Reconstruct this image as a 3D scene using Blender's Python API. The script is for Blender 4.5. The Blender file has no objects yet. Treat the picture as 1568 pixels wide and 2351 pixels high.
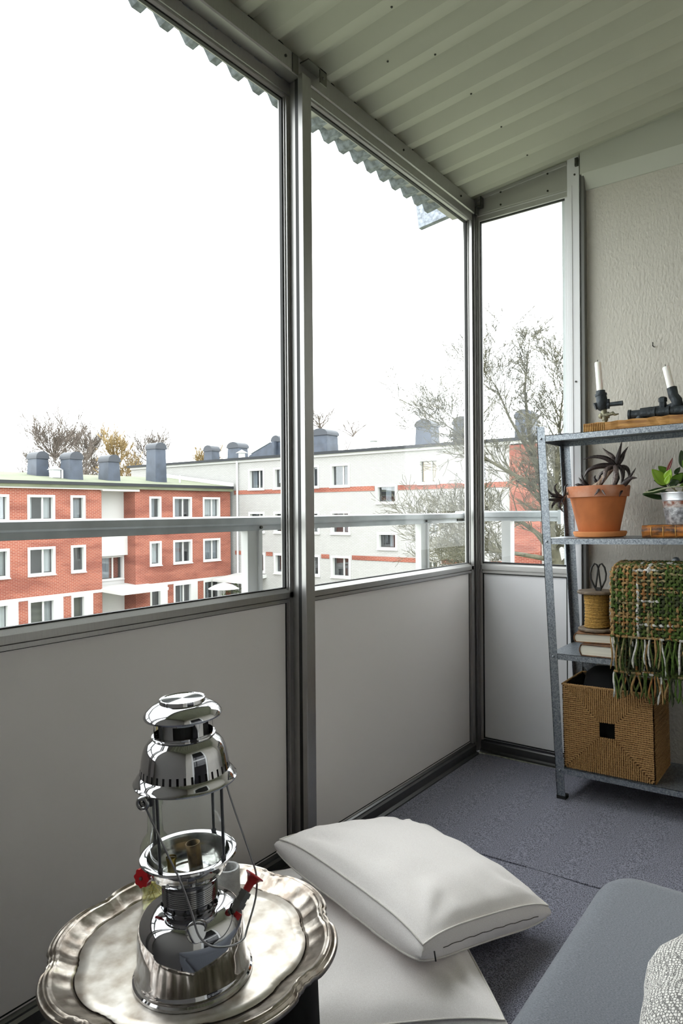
import bpy, bmesh, math, random
from math import pi, sin, cos, radians, hypot, atan2, sqrt
from mathutils import Vector, Matrix

# ------------------------------------------------------------------ camera, sky, exposure
SC = bpy.context.scene
COL = SC.collection
cam_d = bpy.data.cameras.new('camera')
cam = bpy.data.objects.new('camera', cam_d)
COL.objects.link(cam)
SC.camera = cam
cam_d.sensor_fit = 'HORIZONTAL'
cam_d.sensor_width = 24.0
cam_d.lens = 1564.09 / 1568 * 24.0
cam_d.clip_start = 0.05
cam_d.clip_end = 500
YAW, PITCH, ROLL = 0.6402, -0.0023, -0.0077
_f = Vector((-sin(YAW) * cos(PITCH), cos(YAW) * cos(PITCH), sin(PITCH)))
_r = Vector((cos(YAW), sin(YAW), 0)); _u = _r.cross(_f)
_r2 = _r * cos(ROLL) + _u * sin(ROLL); _u2 = -_r * sin(ROLL) + _u * cos(ROLL)
M = Matrix((_r2, _u2, -_f)).transposed().to_4x4()
M.translation = Vector((1.3214, -2.7599, 1.06))
cam.matrix_world = M

world = bpy.data.worlds.new('overcast_sky'); SC.world = world
world.use_nodes = True
wn = world.node_tree.nodes; wl = world.node_tree.links
wn.clear()
w_out = wn.new('ShaderNodeOutputWorld'); w_bg = wn.new('ShaderNodeBackground')
w_bg.inputs['Color'].default_value = (0.965, 0.985, 1.0, 1)
w_bg.inputs['Strength'].default_value = 4.4
wl.new(w_bg.outputs[0], w_out.inputs[0])
SC.view_settings.view_transform = 'Standard'
SC.view_settings.look = 'None'
SC.view_settings.exposure = 0.35
SC.view_settings.gamma = 1.0
SC.view_settings.use_curve_mapping = False
try:
    SC.cycles.max_bounces = 10; SC.cycles.diffuse_bounces = 6; SC.cycles.transparent_max_bounces = 16
    SC.cycles.sample_clamp_indirect = 6.0
except Exception:
    pass
RND = random.Random(7)

# ------------------------------------------------------------------ helpers
class MB:
    """collects geometry for one mesh"""
    def __init__(s): s.v = []; s.f = []; s.m = []
    def add(s, vs, fs, mi=0):
        o = len(s.v); s.v += [tuple(p) for p in vs]
        s.f += [tuple(i + o for i in q) for q in fs]; s.m += [mi] * len(fs)
        return s
    def box(s, a, b, mi=0):
        x0, y0, z0 = (min(a[i], b[i]) for i in range(3)); x1, y1, z1 = (max(a[i], b[i]) for i in range(3))
        return s.add([(x0,y0,z0),(x1,y0,z0),(x1,y1,z0),(x0,y1,z0),(x0,y0,z1),(x1,y0,z1),(x1,y1,z1),(x0,y1,z1)],
                     [(0,3,2,1),(4,5,6,7),(0,1,5,4),(1,2,6,5),(2,3,7,6),(3,0,4,7)], mi)
    def hexa(s, p, mi=0):   # 8 points, bottom ring then top ring
        return s.add(p, [(0,3,2,1),(4,5,6,7),(0,1,5,4),(1,2,6,5),(2,3,7,6),(3,0,4,7)], mi)
    def prism(s, poly, ax, a, b, mi=0):   # polygon extruded along axis 'x','y','z'
        n = len(poly); vs = []
        for t in (a, b):
            for p in poly:
                vs.append({'x': (t, p[0], p[1]), 'y': (p[0], t, p[1]), 'z': (p[0], p[1], t)}[ax])
        fs = [tuple(range(n))[::-1], tuple(range(n, 2*n))] + [(i, (i+1) % n, n+(i+1) % n, n+i) for i in range(n)]
        return s.add(vs, fs, mi)
    def tube(s, pts, r, n=8, cap=True, mi=0, closed=False):
        pts = [Vector(p) for p in pts]; k = len(pts)
        rr = r if isinstance(r, (list, tuple)) else [r] * k
        vs = []; up = None
        for i, p in enumerate(pts):
            if closed: t = pts[(i+1) % k] - pts[i-1]
            else: t = pts[min(i+1, k-1)] - pts[max(i-1, 0)]
            t = t.normalized() if t.length > 1e-9 else Vector((0, 0, 1))
            if up is None:
                up = Vector((0, 0, 1)) if abs(t.z) < .9 else Vector((1, 0, 0))
            a = up - t * up.dot(t)
            if a.length < 1e-6: a = t.orthogonal()
            a.normalize(); up = a; b = t.cross(a)
            for j in range(n):
                th = 2*pi*j/n
                vs.append(p + a*(rr[i]*cos(th)) + b*(rr[i]*sin(th)))
        fs = []
        for i in range(k if closed else k-1):
            i2 = (i+1) % k
            for j in range(n):
                fs.append((i*n+j, i*n+(j+1) % n, i2*n+(j+1) % n, i2*n+j))
        if cap and not closed:
            fs.append(tuple(range(n))[::-1]); fs.append(tuple((k-1)*n+j for j in range(n)))
        return s.add(vs, fs, mi)
    def lathe(s, prof, n=32, c=(0,0,0), mi=0, skip=None, capb=False, capt=False):
        vs = []
        for (r, z) in prof:
            for j in range(n):
                th = 2*pi*j/n; vs.append((c[0]+r*cos(th), c[1]+r*sin(th), c[2]+z))
        fs = []
        for i in range(len(prof)-1):
            for j in range(n):
                if skip and skip(i, j): continue
                fs.append((i*n+j, i*n+(j+1) % n, (i+1)*n+(j+1) % n, (i+1)*n+j))
        if capb: fs.append(tuple(range(n))[::-1])
        if capt: fs.append(tuple((len(prof)-1)*n+j for j in range(n)))
        return s.add(vs, fs, mi)
    def xf(s, mat, start=0):
        for i in range(start, len(s.v)): s.v[i] = tuple(mat @ Vector(s.v[i]))
        return s
    def build(s, name, mats, parent=None, smooth=None, bevel=0):
        me = bpy.data.meshes.new(name); me.from_pydata(s.v, [], s.f)
        if not isinstance(mats, (list, tuple)): mats = [mats]
        for m in mats: me.materials.append(m)
        if len(mats) > 1: me.polygons.foreach_set('material_index', s.m)
        bm = bmesh.new(); bm.from_mesh(me); bmesh.ops.recalc_face_normals(bm, faces=bm.faces); bm.to_mesh(me); bm.free()
        if smooth is not None:
            me.polygons.foreach_set('use_smooth', [True]*len(me.polygons))
            try: me.set_sharp_from_angle(angle=radians(smooth))
            except Exception: pass
        o = bpy.data.objects.new(name, me); COL.objects.link(o)
        if parent: o.parent = parent
        if bevel:
            b = o.modifiers.new('edge', 'BEVEL'); b.width = bevel; b.segments = 2; b.limit_method = 'ANGLE'
        return o

def tag(o, label=None, cat=None, group=None, kind=None):
    if label: o['label'] = label
    if cat: o['category'] = cat
    if group: o['group'] = group
    if kind: o['kind'] = kind
    return o
def empty(name, loc=(0,0,0), rot=(0,0,0)):
    o = bpy.data.objects.new(name, None); COL.objects.link(o); o.location = loc; o.rotation_euler = rot
    o.empty_display_size = .05
    return o
def thing(name, label, cat, loc=(0,0,0), rot=(0,0,0), group=None):
    return tag(empty(name, loc, rot), label, cat, group)
def struct(o): o['kind'] = 'structure'; return o
def share(o, name, loc, parent, rot=(0,0,0)):
    c = o.copy(); c.name = name; COL.objects.link(c); c.parent = parent; c.location = loc; c.rotation_euler = rot
    return c

# ------------------------------------------------------------------ materials
def newmat(name):
    m = bpy.data.materials.new(name); m.use_nodes = True
    return m, m.node_tree.nodes, m.node_tree.links, m.node_tree.nodes['Principled BSDF']
def mat(name, col, rough=.5, metal=0., var=0., vscale=8., bump=0., bscale=80., spec=.5, col2=None, stretch=None, detail=4., sheen=0.):
    m, n, l, p = newmat(name)
    p.inputs['Base Color'].default_value = (*col, 1); p.inputs['Roughness'].default_value = rough
    p.inputs['Metallic'].default_value = metal; p.inputs['Specular IOR Level'].default_value = spec
    if sheen: p.inputs['Sheen Weight'].default_value = sheen
    tc = n.new('ShaderNodeTexCoord'); src = tc.outputs['Object']
    if stretch:
        mp = n.new('ShaderNodeMapping'); mp.inputs['Scale'].default_value = stretch; l.new(src, mp.inputs[0]); src = mp.outputs[0]
    if var or col2:
        t = n.new('ShaderNodeTexNoise'); t.inputs['Scale'].default_value = vscale; t.inputs['Detail'].default_value = detail
        l.new(src, t.inputs['Vector'])
        r = n.new('ShaderNodeValToRGB'); r.color_ramp.elements[0].position = .35; r.color_ramp.elements[1].position = .65
        c0 = col2 if col2 else tuple(max(0, c*(1-var)) for c in col)
        r.color_ramp.elements[0].color = (*c0, 1)
        r.color_ramp.elements[1].color = (*[min(1, c*(1+(var if not col2 else 0))) for c in col], 1)
        l.new(t.outputs['Fac'], r.inputs[0]); l.new(r.outputs[0], p.inputs['Base Color'])
    if bump:
        t2 = n.new('ShaderNodeTexNoise'); t2.inputs['Scale'].default_value = bscale; t2.inputs['Detail'].default_value = 5
        l.new(src, t2.inputs['Vector'])
        b = n.new('ShaderNodeBump'); b.inputs['Strength'].default_value = bump; b.inputs['Distance'].default_value = .01
        l.new(t2.outputs['Fac'], b.inputs['Height']); l.new(b.outputs[0], p.inputs['Normal'])
    return m
def glassmat(name, tint=(1,1,1), refl=1.0):
    """thin pane: clear straight through, sky mirrored at grazing angles"""
    m = bpy.data.materials.new(name); m.use_nodes = True
    n = m.node_tree.nodes; l = m.node_tree.links; n.clear()
    o = n.new('ShaderNodeOutputMaterial'); mx = n.new('ShaderNodeMixShader'); t = n.new('ShaderNodeBsdfTransparent')
    g = n.new('ShaderNodeBsdfGlossy'); g.inputs['Roughness'].default_value = .0
    t.inputs[0].default_value = (*tint, 1)
    lw = n.new('ShaderNodeLayerWeight'); lw.inputs['Blend'].default_value = .5      # Schlick: same from both sides of the thin pane
    pw = n.new('ShaderNodeMath'); pw.operation = 'POWER'; pw.inputs[1].default_value = 5; l.new(lw.outputs['Facing'], pw.inputs[0])
    mu = n.new('ShaderNodeMath'); mu.operation = 'MULTIPLY_ADD'; mu.inputs[1].default_value = .95*refl; mu.inputs[2].default_value = .04*refl
    l.new(pw.outputs[0], mu.inputs[0]); l.new(mu.outputs[0], mx.inputs[0]); l.new(t.outputs[0], mx.inputs[1]); l.new(g.outputs[0], mx.inputs[2])
    l.new(mx.outputs[0], o.inputs[0])
    return m
def brickmat(name, c1, c2, mortar, patch=None, bw=.25, rh=.08, ms=.012):
    m, n, l, p = newmat(name)
    p.inputs['Roughness'].default_value = .9
    tc = n.new('ShaderNodeTexCoord'); sx = n.new('ShaderNodeSeparateXYZ'); l.new(tc.outputs['Object'], sx.inputs[0])
    ad = n.new('ShaderNodeMath'); ad.operation = 'ADD'; l.new(sx.outputs[0], ad.inputs[0]); l.new(sx.outputs[1], ad.inputs[1])
    cb = n.new('ShaderNodeCombineXYZ'); l.new(ad.outputs[0], cb.inputs[0]); l.new(sx.outputs[2], cb.inputs[1])
    b = n.new('ShaderNodeTexBrick'); l.new(cb.outputs[0], b.inputs['Vector'])
    b.inputs['Scale'].default_value = 1; b.inputs['Brick Width'].default_value = bw; b.inputs['Row Height'].default_value = rh
    b.inputs['Mortar Size'].default_value = ms; b.inputs['Mortar Smooth'].default_value = .3
    b.inputs['Color1'].default_value = (*c1, 1); b.inputs['Color2'].default_value = (*c2, 1); b.inputs['Mortar'].default_value = (*mortar, 1)
    out = b.outputs['Color']
    if patch:
        mp = n.new('ShaderNodeMapping'); mp.inputs['Scale'].default_value = (.25, 1.1, 1); l.new(cb.outputs[0], mp.inputs[0])
        t = n.new('ShaderNodeTexNoise'); t.inputs['Scale'].default_value = 1.2; t.inputs['Detail'].default_value = 3; l.new(mp.outputs[0], t.inputs['Vector'])
        r = n.new('ShaderNodeValToRGB'); r.color_ramp.elements[0].position = .45; r.color_ramp.elements[1].position = .62
        r.color_ramp.elements[0].color = (0,0,0,1); r.color_ramp.elements[1].color = (.75,.75,.75,1); l.new(t.outputs['Fac'], r.inputs[0])
        mx = n.new('ShaderNodeMixRGB'); mx.blend_type = 'MULTIPLY'; l.new(r.outputs[0], mx.inputs[0]); l.new(out, mx.inputs[1]); mx.inputs[2].default_value = (*patch, 1)
        out = mx.outputs[0]
    l.new(out, p.inputs['Base Color'])
    bp = n.new('ShaderNodeBump'); bp.inputs['Strength'].default_value = .4; bp.inputs['Distance'].default_value = .01; bp.invert = True
    l.new(b.outputs['Fac'], bp.inputs['Height']); l.new(bp.outputs[0], p.inputs['Normal'])
    return m
def fabric(name, c1, c2, scale=900, rough=.95, bump=.3, sheen=.2, stretch=(1,1,1), dist=.002):
    m, n, l, p = newmat(name)
    p.inputs['Roughness'].default_value = rough; p.inputs['Sheen Weight'].default_value = sheen; p.inputs['Specular IOR Level'].default_value = .2
    tc = n.new('ShaderNodeTexCoord'); mp = n.new('ShaderNodeMapping'); mp.inputs['Scale'].default_value = stretch; l.new(tc.outputs['Object'], mp.inputs[0])
    t = n.new('ShaderNodeTexNoise'); t.inputs['Scale'].default_value = scale; t.inputs['Detail'].default_value = 3; l.new(mp.outputs[0], t.inputs['Vector'])
    r = n.new('ShaderNodeValToRGB'); r.color_ramp.elements[0].position = .38; r.color_ramp.elements[1].position = .62
    r.color_ramp.elements[0].color = (*c1, 1); r.color_ramp.elements[1].color = (*c2, 1)
    l.new(t.outputs['Fac'], r.inputs[0]); l.new(r.outputs[0], p.inputs['Base Color'])
    b = n.new('ShaderNodeBump'); b.inputs['Strength'].default_value = bump; b.inputs['Distance'].default_value = dist
    l.new(t.outputs['Fac'], b.inputs['Height']); l.new(b.outputs[0], p.inputs['Normal'])
    return m
def galvmat(name):
    m, n, l, p = newmat(name)
    p.inputs['Metallic'].default_value = .75; p.inputs['Roughness'].default_value = .42
    tc = n.new('ShaderNodeTexCoord'); v = n.new('ShaderNodeTexVoronoi'); v.inputs['Scale'].default_value = 260; l.new(tc.outputs['Object'], v.inputs['Vector'])
    r = n.new('ShaderNodeValToRGB'); r.color_ramp.elements[0].color = (.13, .15, .175, 1); r.color_ramp.elements[1].color = (.40, .43, .46, 1)
    l.new(v.outputs['Color'], r.inputs[0]); l.new(r.outputs[0], p.inputs['Base Color'])
    return m

ALU = mat('aluminium', (.36, .355, .345), .36, .8, var=.06, vscale=30, stretch=(40, 40, 1))
ALU_W = mat('aluminium_pale', (.50, .495, .48), .34, .65)
ALU_D = mat('aluminium_unlit', (.15, .15, .148), .34, .85)  # bottom rails only: their lack of light is put into this darker colour
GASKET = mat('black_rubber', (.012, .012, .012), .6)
PANEL = mat('grey_panel', (.72, .69, .675), .55, bump=.02, bscale=600)
CEIL = mat('ceiling_sheet', (.42, .425, .345), .55, var=.03, vscale=3)
STUCCO = mat('stucco', (.585, .555, .50), .9, bump=.45, bscale=110, var=.05, vscale=2.2, stretch=(1, 1, .5))
WHITE_T = mat('white_trim', (.54, .55, .49), .5)
GLASS = glassmat('window_glass', (.97, .985, .98), .30)
GALV = galvmat('galvanised_steel')
ZINC = mat('weathered_zinc', (.20, .22, .25), .5, .5, var=.35, vscale=60)
STEEL_D = mat('dark_steel', (.05, .05, .045), .5, .6)
CARPET = fabric('carpet_blue_grey', (.055, .056, .076), (.30, .305, .38), 340, bump=.6, dist=.004)
FRAME_PALE = mat('pale_jamb', (.74, .74, .76), .45)

# ================================================================== STRUCTURE
FS = .02        # the balcony floor falls outwards by 2 %
def fz(x): return FS * x
XW, YB = 1.72, -3.02        # house wall, far end of the balcony behind the camera

fl = MB(); fl.hexa([(-.06, YB, -.12), (XW, YB, -.12), (XW, .12, -.12), (-.06, .12, -.12),
                    (-.06, YB, fz(-.06)-.008), (XW, YB, fz(XW)-.008), (XW, .12, fz(XW)-.008), (-.06, .12, fz(-.06)-.008)])
floor = struct(fl.build('floor', mat('concrete', (.16, .16, .17), .9, bump=.3)))
tag(floor, 'grey concrete balcony floor under the carpet')
def carpet(y0, y1, skew):
    b = MB(); x0, x1 = .032, XW-.01; nseg = 24; vs = []
    for z in (-.0075, 0):
        for i in range(nseg+1):
            x = x0+(x1-x0)*i/nseg; w = .004*sin(i*1.7)+skew*(x-x0)
            vs.append((x, y0, fz(x)+z)); vs.append((x, y1+w, fz(x)+z))
    fs = []; o = 2*(nseg+1)
    for i in range(nseg):
        fs.append((o+2*i, o+2*i+2, o+2*i+3, o+2*i+1)); fs.append((2*i, 2*i+1, 2*i+3, 2*i+2))
        fs.append((2*i+1, o+2*i+1, o+2*i+3, 2*i+3)); fs.append((2*i, 2*i+2, o+2*i+2, o+2*i))
    b.add(vs, fs); return b.build('carpet_piece', CARPET, floor)
carpet(YB+.02, -.852, .012)
carpet(-.846, -.035, 0)
# the far carpet piece starts just beyond the near one; its near edge follows the same skew
far = floor.children[1].data
for v in far.vertices:
    if v.co.y < -.5: v.co.y += .012*(v.co.x-.032)

# ---- ceiling: trapezoidal sheet, ribs running from the house wall outwards
CS = .11
def cz(x): return 2.405 + CS*x
PIT = .1237; Y0 = -1.42
prof = []
k0 = -24
for k in range(k0, 13):
    y = Y0 + PIT*k
    prof += [(y-.033, 0), (y, 0), (y+.012, .026), (y+PIT-.082, .026)]
prof = [(y, h) for y, h in prof if YB-.1 < y < .1]
cb_ = MB(); vs = []
xs = [-.075, .4, .9, 1.3, XW+.02]
for y, h in prof:
    for x in xs: vs.append((x, y, cz(x)+h))
nn = len(xs); fs = []
for i in range(len(prof)-1):
    for j in range(nn-1): fs.append((i*nn+j, (i+1)*nn+j, (i+1)*nn+j+1, i*nn+j+1))
cb_.add(vs, fs)
ceiling = struct(cb_.build('ceiling', CEIL))
sm = ceiling.modifiers.new('thick', 'SOLIDIFY'); sm.thickness = .0015; sm.offset = 1
tag(ceiling, 'white ribbed metal sheet ceiling sloping up to the house')
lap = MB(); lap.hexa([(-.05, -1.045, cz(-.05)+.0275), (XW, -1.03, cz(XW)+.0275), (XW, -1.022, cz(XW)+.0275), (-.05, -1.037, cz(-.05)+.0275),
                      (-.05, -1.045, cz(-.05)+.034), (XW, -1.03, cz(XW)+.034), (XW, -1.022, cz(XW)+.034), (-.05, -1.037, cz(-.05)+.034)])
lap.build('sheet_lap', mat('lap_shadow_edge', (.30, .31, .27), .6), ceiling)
sc_m = MB(); sc_m.lathe([(0, -.003), (.0028, -.0025), (.0036, 0)], 10)
screw = sc_m.build('screw', STEEL_D, ceiling, 40)
first = True
for x, y in [(.322, -.925), (.322, -.680), (.322, -.435), (.322, -.188), (.19, -.985), (.322, -1.17)]:
    zz = cz(x) + (0 if x > .3 else .015)
    if first: screw.location = (x, y, zz); first = False
    else: share(screw, 'screw', (x, y, zz), ceiling)

# roof slab over the sheet, so that no sky leaks in
rf = MB(); rf.hexa([(-.02, YB-.05, cz(-.02)+.045), (XW+.1, YB-.05, cz(XW+.1)+.045), (XW+.1, .14, cz(XW+.1)+.045), (-.02, .14, cz(-.02)+.045),
                    (-.02, YB-.05, cz(-.02)+.09), (XW+.1, YB-.05, cz(XW+.1)+.09), (XW+.1, .14, cz(XW+.1)+.09), (-.02, .14, cz(-.02)+.09)])
tag(struct(rf.build('trim_1', mat('roof_deck', (.3, .3, .3), .8))), 'grey roof deck above the ceiling sheet')

# galvanised eave sheet outside
PZ = .0865; prof = []
for k in range(-42, 7):
    y = -.725 + PZ*k
    prof += [(y-.02, .0), (y+.006, .0), (y+.028, .026), (y+PZ-.042, .026)]
prof = [(y, h) for y, h in prof if YB-.1 < y < .12]
ev = MB(); vs = []
for y, h in prof:
    for x, z in ((-.02, 2.343), (-.115, 2.326)): vs.append((x, y, z+h))
ev.add(vs, [(2*i, 2*i+1, 2*i+3, 2*i+2) for i in range(len(prof)-1)])
eave = struct(ev.build('trim_2', ZINC)); sm = eave.modifiers.new('thick', 'SOLIDIFY'); sm.thickness = .0015
tag(eave, 'galvanised corrugated eave edge outside the windows')
pl = MB(); pl.add([(-.345, .085, 2.585), (-.325, .085, 2.408), (-.13, .085, 2.432), (-.08, .085, 2.60),
                   (-.345, .115, 2.585), (-.325, .115, 2.408), (-.13, .115, 2.432), (-.08, .115, 2.60)],
                  [(0,1,2,3), (7,6,5,4), (0,4,5,1), (1,5,6,2), (2,6,7,3), (3,7,4,0)])
pl.build('eave_end_plate', ZINC, eave)

# ---- head beam, posts
hb = MB()
hb.prism([(-.085, 2.345), (.018, 2.345), (.022, 2.349), (.022, 2.402), (-.085, 2.398)], 'y', YB, -.03)
beam = struct(hb.build('trim_3', ALU)); tag(beam, 'aluminium head beam above the sliding windows')
fo = MB(); fo.box((-.012, YB, 2.3985), (-.002, -.03, 2.434)); fo.build('gap_shade_strip', GASKET, beam)  # black strip that puts the shade of the rib gaps into colour
bs = MB(); bs.tube([(.018, 0, 0), (.0255, 0, 0)], .004, 8)
bscrew = bs.build('screw', STEEL_D, beam); bscrew.location = (0, -1.27, 2.375)
for y in (-.62, -.16, -1.9): share(bscrew, 'screw', (0, y, 2.375), beam)
# the corner between the two bays: post with a web behind, head bracket
po = MB(); po.box((.018, -1.211, .012), (.036, -1.170, 2.352)); po.box((-.06, -1.203, .012), (.018, -1.165, 2.344))
post = struct(po.build('trim_4', ALU, bevel=.0012)); tag(post, 'aluminium post between the two window bays')
po = MB(); po.box((.003, -1.207, .012), (.0185, -1.203, 2.344)); po.build('rubber_seal', GASKET, post)
br = MB(); br.box((.022, -1.205, 2.385), (.055, -1.12, 2.389)); br.box((.052, -1.150, 2.345), (.055, -1.118, 2.389)); br.box((.0225, -1.24, 2.345), (.025, -1.215, 2.40))
br.tube([(.04, -1.13, 2.389), (.04, -1.13, 2.398)], .005, 8); br.tube([(.055, -1.135, 2.365), (.060, -1.135, 2.365)], .004, 8)
br.build('bracket', mat('bracket_steel', (.16, .16, .14), .45, .8), post)
# post further along, out of view behind the camera's left edge
po = MB(); po.box((-.06, -2.66, .012), (.036, -2.60, 2.352)); struct(po.build('trim_5', ALU)); tag(bpy.data.objects['trim_5'], 'aluminium window post near the camera')
# corner post
cp = MB(); cp.box((-.028, -.046, .0), (.004, -.018, 2.42)); cp.box((-.035, -.012, 0), (.012, .03, 2.42)); cp.box((.012, -.004, 0), (.020, .02, 2.42))
cpost = struct(cp.build('trim_6', ALU, bevel=.001)); tag(cpost, 'aluminium corner post where the window walls meet')
cp = MB(); cp.box((-.026, -.0185, .0), (.0005, -.0115, 2.40)); cp.build('rubber_seal', GASKET, cpost)

# ---- glazing bays (x = const planes)
def bay(name, label, xo, y0, y1, z_head, stile_l, stile_r):
    """xo: inner face of sash; y0<y1"""
    w = struct(empty(name)); tag(w, label)
    t = .03
    zm0, zm1 = .786, .828
    m = MB(); m.prism([(xo-t, zm0), (xo-.002, zm0), (xo-.002, zm0+.010), (xo-.008, zm0+.011), (xo-.008, zm0+.0135), (xo, zm0+.014), (xo, zm1-.012), (xo-.003, zm1-.009), (xo-.012, zm1), (xo-t, zm1)], 'y', y0, y1)
    m.build('mid_rail', ALU, w)
    m = MB(); m.prism([(xo-t, z_head), (xo-.010, z_head), (xo-.004, z_head+.006), (xo-.004, z_head+.012), (xo+.001, z_head+.013), (xo+.001, 2.3445), (xo-t, 2.3445)], 'y', y0, y1)
    m.build('head_rail', ALU, w)
    m = MB(); m.prism([(xo-t, 0), (xo+.016, 0), (xo+.016, .006), (xo+.004, .010), (xo+.004, .038), (xo-.002, .044), (xo-.002, .049), (xo-.008, .052), (xo-t, .058)], 'y', y0, y1)
    m.build('bottom_rail', ALU_D, w)
    for s, (a, b) in (('l', stile_l), ('r', stile_r)):
        if a is None: continue
        m = MB(); m.box((xo-t, a, .05), (xo-.006, b, z_head+.01)); q = .004
        m.box((xo-.006, a+.004, .05), (xo, b-.004, z_head+.008))
        m.build('stile', ALU, w)
    ya = stile_l[1] if stile_l[0] is not None else y0; yb = stile_r[0] if stile_r[0] is not None else y1
    g = MB(); g.box((xo-.019, ya-.002, zm1-.003), (xo-.015, yb+.002, z_head+.003)); g.build('pane', GLASS, w)
    k = MB()
    e = .0045
    for z0, z1 in ((z_head-e, z_head+.001), (zm1-.001, zm1+.003), (zm0-.0035, zm0+.001), (.057, .0605)):
        k.box((xo-.022, ya, z0), (xo-.0115, yb, z1))
    for yy in (ya, yb-e):
        k.box((xo-.022, yy, zm1), (xo-.0115, yy+e, z_head)); k.box((xo-.022, yy, .058), (xo-.0115, yy+e, zm0))
    k.build('rubber_seal', GASKET, w)
    p = MB(); p.box((xo-.026, ya-.004, .052), (xo-.012, yb+.004, zm0+.004)); p.build('panel', PANEL, w)
    return w
bay('window_1', 'left sliding window bay over a grey panel', -.022, -2.605, -1.196, 2.296, (-2.61, -2.58), (-1.222, -1.194))
bay('window_2', 'middle window bay over a grey panel', .016, -1.175, -.046, 2.302, (-1.172, -1.15), (-.073, -.045))
bay('window_4', 'narrow window bay beside the camera over a grey panel', .016, YB+.02, -2.66, 2.302, (YB+.02, YB+.05), (-2.69, -2.66))

# ---- end wall: small fixed window, transom board, jamb, stucco
w3 = struct(empty('window_3')); tag(w3, 'narrow fixed end window over a grey panel')
def yprism(poly, x0, x1): # polygon in (y,z)
    b = MB(); vs = []; n = len(poly)
    for t in (x0, x1):
        for p in poly: vs.append((t, p[0], p[1]))
    b.add(vs, [tuple(range(n)), tuple(range(n, 2*n))[::-1]] + [(i, n+i, n+(i+1) % n, (i+1) % n) for i in range(n)])
    return b
X0, X1 = .020, .462
GX0, GX1 = .031, .402
yprism([(.028, .782), (.004, .782), (.004, .792), (.010, .793), (.010, .796), (0, .797), (0, .816), (.004, .820), (.012, .828), (.028, .828)], X0, GX1+.012).build('mid_rail', ALU_W, w3)
yprism([(.028, .058), (.006, .050), (.006, .044), (0, .040), (0, .012), (-.012, .008), (-.012, -.0), (.028, -.0)], X0, X1).build('bottom_rail', ALU_D, w3)
yprism([(.028, -.03), (-.02, -.03), (-.02, .0), (.028, .0)], X0, X1).build('sill_strip', mat('sill_dirty', (.34, .35, .28), .8, var=.3, vscale=60), w3)
yprism([(.028, 2.318), (.008, 2.318), (.003, 2.323), (.003, 2.343), (0, 2.345), (0, 2.352), (.028, 2.352)], X0, GX1+.012).build('head_rail', ALU_W, w3)
tb = MB(); tb.hexa([(X0, 0, 2.352), (X1-.048, 0, 2.352), (X1-.048, .02, 2.352), (X0, .02, 2.352), (X0, 0, 2.412), (X1-.048, 0, 2.447), (X1-.048, .02, 2.447), (X0, .02, 2.412)])
tb.hexa([(X0, -.004, 2.412), (X1-.048, -.004, 2.447), (X1-.048, .02, 2.447), (X0, .02, 2.412), (X0, -.004, 2.426), (X1-.048, -.004, 2.462), (X1-.048, .02, 2.462), (X0, .02, 2.426)])
tb.build('transom_board', ALU_W, w3, bevel=.001)
fo = MB(); fo.hexa([(X0-.04, .006, 2.40), (X1, .006, 2.44), (X1, .02, 2.44), (X0-.04, .02, 2.40), (X0-.04, .006, 2.44), (X1, .006, 2.495), (X1, .02, 2.495), (X0-.04, .02, 2.44)]); fo.build('gap_shade_strip', GASKET, w3)  # black strip painted as the shade between transom and ceiling
sl = MB(); sl.box((X0-.002, .004, .05), (GX0, .028, 2.33)); sl.box((X0+.003, 0, .05), (GX0-.003, .004, 2.33)); sl.build('stile', ALU_W, w3)
sl = MB(); sl.box((GX1, .006, .05), (GX1+.012, .028, 2.35)); sl.box((GX1+.012, 0, -.01), (X1, .03, 2.490)); sl.box((GX1+.020, -.0025, -.01), (GX1+.032, 0, 2.36)); sl.build('jamb', FRAME_PALE, w3, bevel=.001)
g = MB(); g.box((GX0-.002, .013, .825), (GX1+.002, .017, 2.321)); g.build('pane', GLASS, w3)
ob = MB(); ob.box((GX1-.016, .02, .825), (GX1+.002, .05, 2.33)); ob.build('outer_jamb', FRAME_PALE, w3)
k = MB(); e = .004
for z0, z1 in ((2.3145, 2.319), (.827, .831), (.7775, .783), (.057, .0605)): k.box((GX0, .006, z0), (GX1, .016, z1))
for xx in (GX0, GX1-e): k.box((xx, .006, .058), (xx+e, .016, .784))
k.box((GX0, .006, .828), (GX0+e, .016, 2.318))
k.build('rubber_seal', GASKET, w3)
p = MB(); p.box((GX0-.004, .012, .052), (GX1+.006, .026, .788)); p.build('panel', mat('end_panel', (.78, .78, .795), .5), w3)
ms = MB(); ms.tube([(0, .002, 0), (0, -.003, 0)], .004, 8); s0 = ms.build('screw', STEEL_D, w3); s0.location = (.13, 0, 2.42)
for x, z in ((.335, 2.437), (.13, 2.366), (.335, 2.366), (.445, 2.40), (.445, 1.57)): share(s0, 'screw', (x, 0, z), w3)
lk = MB(); lk.box((.03, -.03, 2.372), (.05, -.002, 2.376)); lk.box((.048, -.03, 2.372), (.052, -.004, 2.415)); lk.box((.024, -.03, 2.345), (.03, -.008, 2.376)); lk.box((.448, -.010, 2.43), (.461, 0, 2.462)); lk.tube([(.455, -.014, 2.436), (.455, -.014, 2.458)], .004, 8)
lk.build('latch', mat('latch_steel', (.10, .10, .09), .5, .7), w3)

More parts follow.
